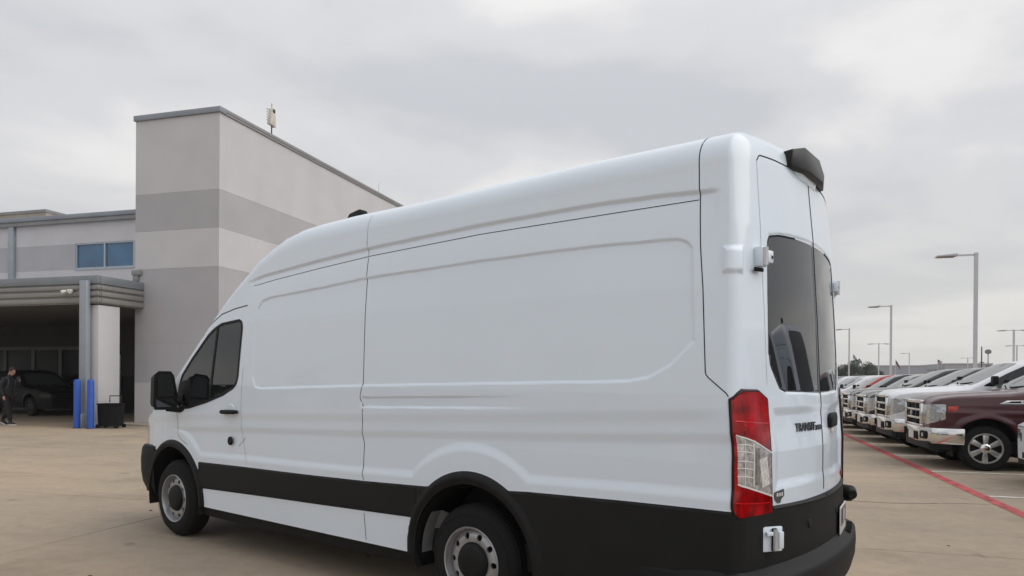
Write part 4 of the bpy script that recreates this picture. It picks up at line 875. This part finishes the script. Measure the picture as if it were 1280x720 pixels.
        for sg in (1, -1):
            Mx = Matrix.Translation((1.012, .66*sg, .60)) @ Matrix.Rotation(R(9)*sg, 4, 'Z'); MB().box(-.03, .050, -.13, .13, -.075, .075, Mx).build('fog_recess', GAP, bp, bevel=.03, seg=3)
            MB().lathe([(0, .004), (.04, .002), (.045, 0)], 16, Mx @ Matrix.Translation((.048, 0, 0)) @ Matrix.Rotation(R(-90), 4, 'Z')).build('fog_lamp', HLAMP, bp, smooth=True)
        MB().box(.63, .78, -.9, .9, .33, .47).build('air_dam', BLACKP, root, bevel=.02)
        MB().box(1.082, 1.09, -.17, .17, .50, .64).build('front_plate', mat('plate_white', (.62, .62, .62), .4), bp)
    else:
        MB().box(XF_-.05, XF_+.055, -.50, .50, .62, .76).build('grille', GAP, root, bevel=.01)
        MB().box(XF_-.10, XF_+.062, -.42, .42, .36, .48).build('intake', GAP, root, bevel=.02)
    z0 = iv(S['ws'][0][0], S['top'])
    for sg in (1, -1):
        mx_, my_, mz_ = S['ws'][0][0]-.32, hw*1.09, z0+.10
        m0 = MB().box(mx_-.05, mx_+.06, my_*sg-.085, my_*sg+.085, mz_-.06, mz_+.11).build('mirror', BLACKP, root, bevel=.03, seg=3)
        MB().tube([(mx_, (my_-.05)*sg, mz_-.05), (mx_-.02, hw*.93*sg, mz_-.06)], .03, 8).build('mirror_arm', BLACKP, m0)
        sxw = S['ws'][0][0]
        MB().tube([(sxw+.02, .1*sg, z0+.045), (sxw-.10, .5*sg, z0+.075)], .012, 6).build('wiper', GAP, root)
        for hx in ((-2.15, -3.05) if kind == 'pickup' else (-1.75, -2.7)):
            MB().box(hx-.09, hx+.09, hw*sg*.995-.012 if sg > 0 else -hw*.995-.025, hw*.995+.025 if sg > 0 else -hw*.995+.012, ZB_+.22, ZB_+.255).build('door_handle', CHROME if kind == 'pickup' else BLACKP, root, bevel=.008)
        if detail:
            yy = hw*1.004
            for hx in ((-.70, -2.37, -3.42) if kind == 'pickup' else (-.62, -1.99, -2.9)):
                MB().box(hx-.004, hx+.004, min(yy*.985*sg, yy*1.0*sg), max(yy*.985*sg, yy*1.0*sg), .55, ZB_+.2).build('door_gap', GAP, root)
    return root
MAROON = mat('maroon_paint', (.055, .008, .012), .32, coat=.5, var=.04, vscale=2)
BLKP = mat('black_car_paint', (.008, .008, .009), .25, coat=.5)
GRYP = mat('charcoal_car_paint', (.035, .037, .04), .3, coat=.8)
REDP2 = mat('red_car_paint', (.36, .02, .018), .3, coat=.8)
WHTP = mat('white_car_paint', (.70, .72, .76), .3, coat=.6)
SLVP = mat('silver_car_paint', (.40, .41, .42), .35, metal=.3, coat=.6)
def repaint(root, m, label):
    root['label'] = label
    for ch in root.children:
        if ch.get('paint'): ch.material_slots[0].link = 'OBJECT'; ch.material_slots[0].material = m
TX, TY, TS = 4.27, 14.95, 2.72
GRP = 'vehicles parked nose-out along the red line'
t0 = vehicle('pickup_truck', 'maroon pickup with chrome bumper and six-spoke wheel, nose at the red line', 'pickup truck', PICK, MAROON, (TX, TY), group=GRP)
t0.scale = (1, 1, .965)
# amber corner of its headlamps, fender vent badge
for sg in (1, -1):
    MB().prism([(.44, 1.03), (.575, 1.05), (.575, 1.135), (.41, 1.14)], .985*sg if sg > 0 else -1.003, 1.003*sg if sg > 0 else -.985, 'y').build('turn_lens', AMBER, t0, bevel=.004)
    vb = MB().prism([(-.18, 1.19), (-.30, 1.255), (-.80, 1.265), (-.80, 1.19)], 1.008*sg if sg > 0 else -1.022, 1.022*sg if sg > 0 else -1.008, 'y').build('fender_vent', CHROME, t0, bevel=.004)
    MB().prism([(-.30, 1.21), (-.36, 1.24), (-.50, 1.245), (-.50, 1.21)], 1.020*sg if sg > 0 else -1.026, 1.026*sg if sg > 0 else -1.020, 'y').build('vent_mesh', GAP, vb)
    MB().box(-.74, -.54, min(1.020*sg, 1.026*sg), max(1.020*sg, 1.026*sg), 1.215, 1.24).build('vent_mesh', GAP, vb)
proto = vehicle('pickup_truck', 'white pickup with chrome grille right behind the maroon pickup', 'pickup truck', PICK, WHTP, (TX-.03, TY+TS), group=GRP)
labs = [(2, BLKP, 0, 'black pickup, first dark nose beyond the white pickup'), (3, BLKP, .05, 'black pickup, second dark nose beyond the white pickup')]
for k, m, dx, lab in labs:
    c = copy_tree(proto); c.location = (TX+dx, TY+TS*k, 0); c.scale = (1, 1, .95); repaint(c, m, lab)
labs = [(4, GRYP, .1, 'charcoal car mostly hidden beyond the two black pickups'), (5, BLKP, .1, 'black car just in front of the bright red one'), (6, REDP2, .15, 'bright red car whose roof shows beyond the dark pickups'),
    (7, WHTP, .1, 'white car right behind the bright red one'), (8, SLVP, 0, 'silver car beyond the farther white one'), (9, WHTP, .05, 'small distant white car near the van edge'), (10, GRYP, 0, 'distant charcoal car at the end of the row')]
cproto = None
for k, m, dx, lab in labs:
    if cproto is None: c = cproto = vehicle('parked_car', lab, 'car', SUV, m, (TX+dx, TY+TS*k), kind='car', group=GRP)
    else: c = copy_tree(cproto); c.location = (TX+dx, TY+TS*k, 0); repaint(c, m, lab)
    c.scale = (1.05, 1, 1.03)
nw = vehicle('parked_car', 'white car whose bumper corner enters at the right edge', 'car', SUV, WHTP, (5.31, TY-TS-.05), kind='car', group=GRP)
for k, lab in ((-2, 'white high-roof van outside the frame, mirrored in the rear window'), (-3, 'second white high-roof van outside the frame, beyond the mirrored one')):
    c = copy_tree(van); c.location = (TX+.95, TY+TS*k-.1, 0); c.rotation_euler = (0, 0, math.pi); c['label'] = lab; c['group'] = GRP
for k, m, lab in ((-4, BLKP, 'black pickup outside the frame mirrored in the van window'), (-5, WHTP, 'farther white pickup mirrored in the van window')):
    c = copy_tree(proto); c.location = (TX, TY+TS*k, 0); repaint(c, m, lab)
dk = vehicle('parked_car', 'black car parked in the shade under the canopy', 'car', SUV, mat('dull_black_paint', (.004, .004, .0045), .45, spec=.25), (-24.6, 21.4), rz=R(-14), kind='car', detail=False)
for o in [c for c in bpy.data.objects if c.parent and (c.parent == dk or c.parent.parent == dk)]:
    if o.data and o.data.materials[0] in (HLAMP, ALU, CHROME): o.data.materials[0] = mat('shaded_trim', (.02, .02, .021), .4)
# ================================================================ LAMP POSTS
POLE = mat('pale_pole_paint', (.52, .52, .56), .5, metal=.1, var=.05, vscale=2); HEADM = mat('lamp_head_grey', (.22, .22, .22), .5)
def lamp(x, y, h, arms, label, w=.075, parts=True):
    t = empty('lamp_post', label, 'lamp post', (x, y, 0), 0, 'lot lighting columns')
    MB().tube([(0, 0, 0), (0, 0, .75)], .26, 16).build('base', mat('pale_concrete', (.4, .36, .3), .85), t)
    MB().add([(-w, -w, .75), (w, -w, .75), (w, w, .75), (-w, w, .75), (-w, -w, h), (w, -w, h), (w, w, h), (-w, w, h)], [(0, 1, 5, 4), (1, 2, 6, 5), (2, 3, 7, 6), (3, 0, 4, 7), (4, 5, 6, 7)]).build('pole', POLE, t)
    for s in arms:
        MB().box(min(.0, s*.95)+(w if s > 0 else 0), max(0, s*.95)-(w if s < 0 else 0), -.035, .035, h-.14, h-.06).build('arm', POLE, t)
        hd = MB().add([(s*.85, -.2, h-.14), (s*.85, .2, h-.14), (s*.85, .2, h-.02), (s*.85, -.2, h-.02), (s*1.75, -.24, h-.16), (s*1.75, .24, h-.16), (s*1.75, .24, h-.10), (s*1.75, -.24, h-.10)], [(0, 1, 2, 3), (4, 5, 6, 7), (0, 1, 5, 4), (1, 2, 6, 5), (2, 3, 7, 6), (3, 0, 4, 7)]).build('lamp_head', POLE, t, bevel=.015)
        MB().box(min(s*.95, s*1.68), max(s*.95, s*1.68), -.19, .19, h-.185, h-.163).build('led_panel', HEADM, hd)
    return t
lamp(11.75, 40, 7.83, (-1,), 'tallest pale lamp post with one arm, right of the van', .075)
lamp(13.25, 66, 7.85, (-1,), 'middle single-arm lamp post between the tallest one and the van', .075)
lamp(14.2, 93, 7.75, (-1,), 'single-arm lamp post closest to the van edge', .075)
lamp(33.1, 99, 7.8, (-1, 1), 'double-arm lamp post at the right edge, nearer of the pair', .09)
lamp(47.6, 141, 7.8, (-1, 1), 'double-arm lamp post at the right edge, farther of the pair', .09)
lamp(24.5, 131, 7.8, (-1, 1), 'distant double-arm lamp post left of the middle one', .08)
lamp(39.0, 176, 7.8, (-1,), 'faint distant single-arm lamp post above the windscreens', .08)
lamp(60.6, 212, 7.8, (-1, 1), 'faintest double-arm lamp post left of the tallest pole', .09)
lamp(27.6, 176, 6.2, (1,), 'short pale lamp post standing in front of the dark tree', .09)
# ================================================================ DISTANT THINGS
def bld_far(label, x0, x1, y, h, col, nm, windows=True):
    b = empty('warehouse', label, 'building', ((x0+x1)/2, y, 0)); w = (x1-x0)/2; m = mat(nm, col, .9, var=.06, vscale=.2)
    MB().box(-w, w, 0, 30, -.03, h-.25).build('wall', m, b)
    MB().box(-w-.1, w+.1, -.1, 30.1, h-.25, h).build('roof_edge', mat('far_coping', (.40, .40, .42), .8), b)
    n = max(2, int((x1-x0)/6))
    for k in range(n):
        cx_ = -w+(k+.5)*2*w/n; MB().box(cx_-1.4, cx_+1.4, -.06, 0, .6, min(3.2, h*.55)).build('window', mat('far_glass', (.06, .08, .09), .3), b)
    return b
bld_far('long pale grey warehouse beyond the dark tree', 41.5, 53.6, 222, 6.0, (.33, .33, .37), 'warehouse_grey')
bld_far('low grey building between the two warehouses', 54, 58.2, 232, 5.0, (.40, .40, .41), 'low_grey')
bld_far('grey warehouse with pale roof behind the tallest pole', 58.6, 70, 224, 6.6, (.36, .36, .37), 'warehouse_mid')
bld_far('wide low pale building on the right horizon', 71, 118, 236, 4.6, (.42, .42, .42), 'low_pale')
bld_far('pale low building left of the dark tree', 18, 32, 215, 4.7, (.46, .46, .45), 'low_left')
bld_far('long dim building hidden beyond the van', -60, 12, 250, 5.2, (.36, .36, .36), 'hidden_grey')
LEAFD = mat('dark_foliage', (.035, .055, .025), .8, var=.5, vscale=1.2)
BARK = mat('bark', (.07, .055, .04), .9, bump=.4, bscale=8)
def tree(label, x, y, h, r, seed):
    rg = random.Random(seed); t = empty('broadleaf_tree', label, 'tree', (x, y, 0))
    mb = MB(); mb.tube([(0, 0, -.05), (.05, 0, h*.2), (.1, .05, h*.45), (.0, .1, h*.75)], [.28, .2, .14, .05], 8)
    tr = mb.build('trunk', BARK, t, smooth=True)
    for k in range(6):
        a = k*1.05+rg.random(); e = Vector((math.cos(a)*r*.6, math.sin(a)*r*.6, h*(.55+.25*rg.random()))); s_ = Vector((.05, 0, h*(.2+.04*k)))
        MB().tube([s_, (s_+e)/2+Vector((0, 0, .25)), e], [.09, .06, .02], 6).build('limb', BARK, tr)
    cl = [(rg.uniform(-1, 1)*r*.78, rg.uniform(-1, 1)*r*.7, h*(.30+.58*rg.random()), r*rg.uniform(.18, .40)) for _ in range(34)]
    V_, F_ = [], []
    for (cx_, cy_, cz_, cr_) in cl:
        sh = 1-.35*(abs(cx_)/r)
        cz_ *= sh if cz_ > h*.6 else 1
        for _ in range(int(520*cr_/r*1.6)):
            d_ = Vector((rg.gauss(0, 1), rg.gauss(0, 1), rg.gauss(0, 1))).normalized()*cr_*rg.random()**.45; p = Vector((cx_, cy_, cz_))+Vector((d_.x, d_.y, d_.z*.75))
            u = Vector((rg.gauss(0, 1), rg.gauss(0, 1), rg.gauss(0, 1))).normalized(); w = u.orthogonal().normalized(); s_ = rg.uniform(.10, .2); k = len(V_)
            V_ += [tuple(p-u*s_), tuple(p+w*s_*.6), tuple(p+u*s_), tuple(p-w*s_*.6)]; F_.append((k, k+1, k+2, k+3))
    me = bpy.data.meshes.new('crown'); me.from_pydata(V_, [], F_); me.materials.append(LEAFD); o_ = bpy.data.objects.new('crown', me); COL.objects.link(o_); o_.parent = t; o_['kind'] = 'stuff'
    return t
tree('dark evergreen tree, its round crown showing just right of the van', 24.4, 150, 6.0, 3.7, 4)
tree('smaller dark tree touching the right flank of the round one', 28.6, 156, 4.4, 2.2, 9)
tree('low dark tree at the van edge, left of the round one', 21.0, 152, 4.3, 2.2, 12)
def flag(label, x, y, z, cols, lean=.3):
    t = empty('flagpole', label, 'flagpole', (x, y, 0), 0, 'distant flags')
    MB().tube([(0, 0, -.02), (0, 0, z+.7)], [.07, .04], 8).build('pole', POLE, t)
    for i in range(7):
        zz = z+.55-i*.10; q = MB(); n = 6
        q.add([(j*.14, .12*math.sin(j*1.2+.4), zz-j*lean*.2) for j in range(n+1)]+[(j*.14, .12*math.sin(j*1.2+.4), zz-.10-j*lean*.2) for j in range(n+1)], [(j, j+1, n+2+j, n+1+j) for j in range(n)])
        q.build('flag_stripe', cols[i % 2], t)
    q = MB(); q.add([(0, .11, z+.56), (.36, .02, z+.56-.4*lean), (.36, .02, z+.2-.4*lean), (0, .11, z+.2)], [(0, 1, 2, 3)]); q.build('canton', mat('flag_blue', (.02, .03, .12), .8), t)
FR, FWt = mat('flag_red', (.28, .07, .08), .8), mat('flag_white', (.6, .6, .6), .8)
flag('flag with red and white stripes above the low grey building', 40.5, 160, 5.3, (FR, FWt))
flag('striped flag rising above the crown of the round tree', 25.2, 160, 6.4, (FR, FWt), .9)
flag('small dark flag above the long pale warehouse', 33.0, 160, 5.3, (mat('flag_dark', (.05, .04, .05), .8), FR), 1.2)
sg_ = empty('sign_pole', 'thin dark mast standing right of the tallest lamp post', 'mast', (48.1, 160, 0))
MB().tube([(0, 0, 0), (0, 0, 8.4)], [.16, .10], 8).build('mast', DARKM, sg_)
for z in (3.6, 4.2, 5.2): MB().box(-.5+.1*z/4, .45, -.1, .1, z, z+.16).build('crossbar', DARKM, sg_)
s2 = empty('sign_pole', 'round-topped sign on a grey pole beside the dark mast', 'sign', (49.2, 160, 0))
MB().tube([(0, 0, 0), (0, 0, 7.0)], [.12, .08], 8).build('pole', mat('sign_grey', (.16, .16, .17), .6), s2)
MB().lathe([(0, -.14), (.55, -.12), (.6, 0), (.55, .12), (0, .14)], 20, Matrix.Translation((0, 0, 7.4)) @ Matrix.Scale(.8, 4, (0, 0, 1))).build('sign_face', mat('sign_grey', (.16, .16, .17), .6), s2, smooth=True)
MB().lathe([(0, -.12), (.48, -.1), (.5, 0), (.48, .1), (0, .12)], 20, Matrix.Translation((0, 0, 4.6)) @ Matrix.Scale(.55, 4, (0, 0, 1))).build('sign_face', MATS['sign_grey'], s2, smooth=True)
# dark wood added unseen left of the lot for the cab glass to mirror
wd = MB(); rg = random.Random(3)
for k in range(5200):
    x, y = -78+rg.gauss(0, 3.5), rg.uniform(-70, 60); top = 6.5+2.2*math.sin(y*.31)+1.3*math.sin(y*.83+1); z = top*rg.random()**.6
    u = Vector((rg.gauss(0, 1), rg.gauss(0, 1), rg.gauss(0, 1))).normalized(); w = u.orthogonal().normalized(); p = Vector((x, y, z)); a = rg.uniform(.4, .9); wd.add([tuple(p-u*a), tuple(p+w*a*.6), tuple(p+u*a), tuple(p-w*a*.6)], [(0, 1, 2, 3)])
tag(wd.build('reflection_wood', LEAFD), 'unseen dark line of trees left of the lot, added for the cab glass to mirror', kind='stuff')
# ================================================================ PERSON
SKIN = mat('skin', (.42, .24, .18), .5); HAIR = mat('dark_hair', (.02, .014, .01), .6, bump=.5, bscale=150); CLO = mat('black_jacket', (.012, .013, .015), .85, bump=.3, bscale=60)
TRO = mat('black_trousers', (.009, .009, .010), .85); SHOE = mat('black_shoe', (.012, .012, .012), .6); SOLE = mat('white_sole', (.65, .65, .63), .6); BAG = mat('slate_backpack', (.055, .065, .085), .8, bump=.3, bscale=80)
pp = empty('person', 'person in black walking right with a slate backpack, head bowed', 'person', (-20.98, 16.62, 0), 0)
def skin(name, pts, edges, rad, m, parent, sub=2, root_=0):
    me = bpy.data.meshes.new(name); me.from_pydata(pts, edges, []); o_ = bpy.data.objects.new(name, me); COL.objects.link(o_)
    o_.modifiers.new('s', 'SKIN'); lay = me.skin_vertices[0].data
    for i, r_ in enumerate(rad): lay[i].radius = r_ if isinstance(r_, tuple) else (r_, r_); lay[i].use_root = (i == root_)
    md = o_.modifiers.new('u', 'SUBSURF'); md.levels = md.render_levels = sub
    me2 = bpy.data.meshes.new_from_object(o_.evaluated_get(bpy.context.evaluated_depsgraph_get())); bpy.data.objects.remove(o_)
    me2.materials.clear(); me2.materials.append(m); me2.polygons.foreach_set('use_smooth', [True]*len(me2.polygons))
    r_ = bpy.data.objects.new(name, me2); COL.objects.link(r_); r_.parent = parent; return r_
# body: one continuous skinned figure in walking pose (x forward, -y towards the camera)
P_ = [(0, 0, .93), (.01, 0, 1.08), (.03, 0, 1.25), (.05, 0, 1.40), (.085, 0, 1.49), (.125, 0, 1.56),          # 0-5 pelvis, waist, chest, neck base, neck, skull base
      (.01, -.10, .88), (.13, -.10, .50), (.22, -.10, .10), (.30, -.10, .045),                              # 6-9 right (near) leg forward
      (-.01, .10, .88), (-.06, .10, .50), (-.34, .10, .16), (-.30, .10, .05),                               # 10-13 far leg back
      (.045, -.17, 1.38), (-.03, -.21, 1.12), (.09, -.22, .90),                                             # 14-16 near arm hanging, slightly forward
      (.05, .17, 1.38), (.16, .20, 1.14), (.30, .12, 1.30)]                                                 # 17-19 far arm raised with a phone
E_ = [(0, 1), (1, 2), (2, 3), (3, 4), (4, 5), (0, 6), (6, 7), (7, 8), (8, 9), (0, 10), (10, 11), (11, 12), (12, 13), (3, 14), (14, 15), (15, 16), (3, 17), (17, 18), (18, 19)]
Rr = [.13, (.125, .115), (.14, .125), (.11, .10), .055, .06, .095, .062, .045, .035, .095, .062, .045, .035, .062, .048, .034, .062, .048, .034]
bodyp = skin('body', P_, E_, Rr, CLO, pp)
# trousers as own clothing layer, slightly larger
skin('trousers', [(0, 0, .98), (.01, -.10, .88), (.13, -.10, .50), (.215, -.10, .13), (-.01, .10, .88), (-.06, .10, .50), (-.33, .10, .18)], [(0, 1), (1, 2), (2, 3), (0, 4), (4, 5), (5, 6)], [(.145, .15), .11, .078, .068, .11, .078, .066], TRO, pp)
hm = Matrix.Translation((.165, 0, 1.625)) @ Matrix.Rotation(R(28), 4, 'Y')
def ell(name, c, r_, m, parent, mat_=None, n=16):
    bm = bmesh.new(); bmesh.ops.create_uvsphere(bm, u_segments=n, v_segments=n//2+2, radius=1); 
    bmesh.ops.transform(bm, matrix=(mat_ or Matrix()) @ Matrix.Translation(c) @ Matrix.Diagonal((*r_, 1)), verts=bm.verts); me = bpy.data.meshes.new(name); bm.to_mesh(me); bm.free()
    me.polygons.foreach_set('use_smooth', [True]*len(me.polygons)); me.materials.append(m); o_ = bpy.data.objects.new(name, me); COL.objects.link(o_); o_.parent = parent; return o_
head = ell('head', (0, 0, 0), (.092, .075, .118), SKIN, pp, hm, 24)
ell('jaw', (.022, 0, -.065), (.062, .055, .055), SKIN, head, hm); ell('nose', (.098, 0, -.012), (.020, .013, .022), SKIN, head, hm); ell('mouth', (.082, 0, -.060), (.010, .024, .007), mat('lips', (.3, .12, .1), .5), head, hm)
for sg in (1, -1): ell('eye', (.080, .032*sg, .012), (.012, .014, .009), mat('eye', (.03, .02, .02), .3), head, hm); ell('ear', (-.005, .076*sg, -.005), (.018, .010, .030), SKIN, head, hm)
ell('hair', (-.022, 0, .035), (.095, .084, .105), HAIR, head, hm, 24); ell('neck', (-.05, 0, -.105), (.05, .05, .06), SKIN, head, hm)
def hand(p, d_, parent, curl=.5):
    p = Vector(p); d_ = Vector(d_).normalized(); side = d_.cross(Vector((0, 1, 0))).normalized(); nn = side.cross(d_)
    pts = [tuple(p), tuple(p+d_*.05), tuple(p+d_*.085)]; ed = [(0, 1), (1, 2)]; rr = [.024, (.034, .018), (.036, .016)]
    for k in range(4):
        b = p+d_*.085+side*(-.027+.018*k); ln_ = (.030, .034, .032, .025)[k]; q1 = b+d_*ln_*.9; q2 = q1+(d_*.7+nn*curl).normalized()*ln_*.8; i = len(pts)
        pts += [tuple(b), tuple(q1), tuple(q2)]; ed += [(2, i), (i, i+1), (i+1, i+2)]; rr += [.0095, .0088, .007]
    b = p+d_*.03-side*.03; i = len(pts); pts += [tuple(b), tuple(b+(d_-side*.8).normalized()*.035), tuple(b+(d_-side*.3).normalized()*.06)]; ed += [(1, i), (i, i+1), (i+1, i+2)]; rr += [.012, .010, .008]
    return skin('hand', pts, ed, rr, SKIN, parent, 1)
hand((.10, -.22, .89), (.25, 0, -1), bodyp); hand((.305, .115, 1.31), (-.1, -.2, 1), bodyp)
MB().box(-.04, .04, -.006, .006, -.075, .075, Matrix.Translation((.315, .08, 1.40)) @ Matrix.Rotation(R(60), 4, 'Z')).build('phone', DARKM, pp, bevel=.004)
for (x, y, z, a) in ((.245, -.10, 0, 0), (-.33, .10, .035, 20)):
    Ms = Matrix.Translation((x, y, z)) @ Matrix.Rotation(R(a), 4, 'Y'); sh = MB().add([(-.09, -.045, .03), (.17, -.045, .03), (.19, .0, .03), (.17, .045, .03), (-.09, .045, .03), (-.08, -.035, .11), (.03, -.03, .10), (.14, 0, .06), (.03, .03, .10), (-.08, .035, .11)],
        [(0, 1, 2, 3, 4), (0, 1, 6, 5), (1, 2, 7, 6), (2, 3, 8, 7), (3, 4, 9, 8), (4, 0, 5, 9), (5, 6, 7, 8, 9)], Ms).build('shoe', SHOE, pp, bevel=.012)
    MB().add([(-.10, -.05, 0), (.18, -.05, 0), (.205, 0, 0), (.18, .05, 0), (-.10, .05, 0), (-.10, -.05, .032), (.18, -.05, .032), (.205, 0, .032), (.18, .05, .032), (-.10, .05, .032)], [(4, 3, 2, 1, 0), (5, 6, 7, 8, 9), (0, 1, 6, 5), (1, 2, 7, 6), (2, 3, 8, 7), (3, 4, 9, 8), (4, 0, 5, 9)], Ms).build('sole', SOLE, sh, bevel=.005)
bp_ = MB().add([(-.06, -.14, 1.02), (-.06, .14, 1.02), (-.06, .13, 1.42), (-.06, -.13, 1.42), (-.26, -.12, 1.00), (-.26, .12, 1.00), (-.20, .10, 1.38), (-.20, -.10, 1.38)], [(0, 1, 2, 3), (4, 5, 6, 7), (0, 1, 5, 4), (1, 2, 6, 5), (2, 3, 7, 6), (3, 0, 4, 7)]).build('backpack', BAG, None, bevel=.04, seg=3)
tag(bp_, 'slate backpack on the back of the walking person', 'backpack'); bp_.location = (-20.98, 16.62, 0)
for sg in (1, -1): MB().tube([(-.06, .09*sg, 1.40), (.04, .10*sg, 1.47), (.16, .10*sg, 1.36), (.13, .11*sg, 1.18), (-.04, .12*sg, 1.06)], .014, 8).build('strap', BAG, bp_, smooth=True)
# ================================================================ THIN AIR
hz_ = MB().box(-200, 260, -40, 300, -1.5, 18).build('haze', mat('haze_tmp', (1, 1, 1)))
hm_ = bpy.data.materials.new('thin_haze'); hm_.use_nodes = True; t = hm_.node_tree; t.nodes.clear()
o_ = t.nodes.new('ShaderNodeOutputMaterial'); pv_ = t.nodes.new('ShaderNodeVolumePrincipled'); pv_.inputs['Color'].default_value = (.92, .94, .96, 1); pv_.inputs['Density'].default_value = .0004
t.links.new(pv_.outputs[0], o_.inputs['Volume']); hz_.data.materials.clear(); hz_.data.materials.append(hm_); tag(hz_, 'thin pale haze over the lot', kind='stuff')
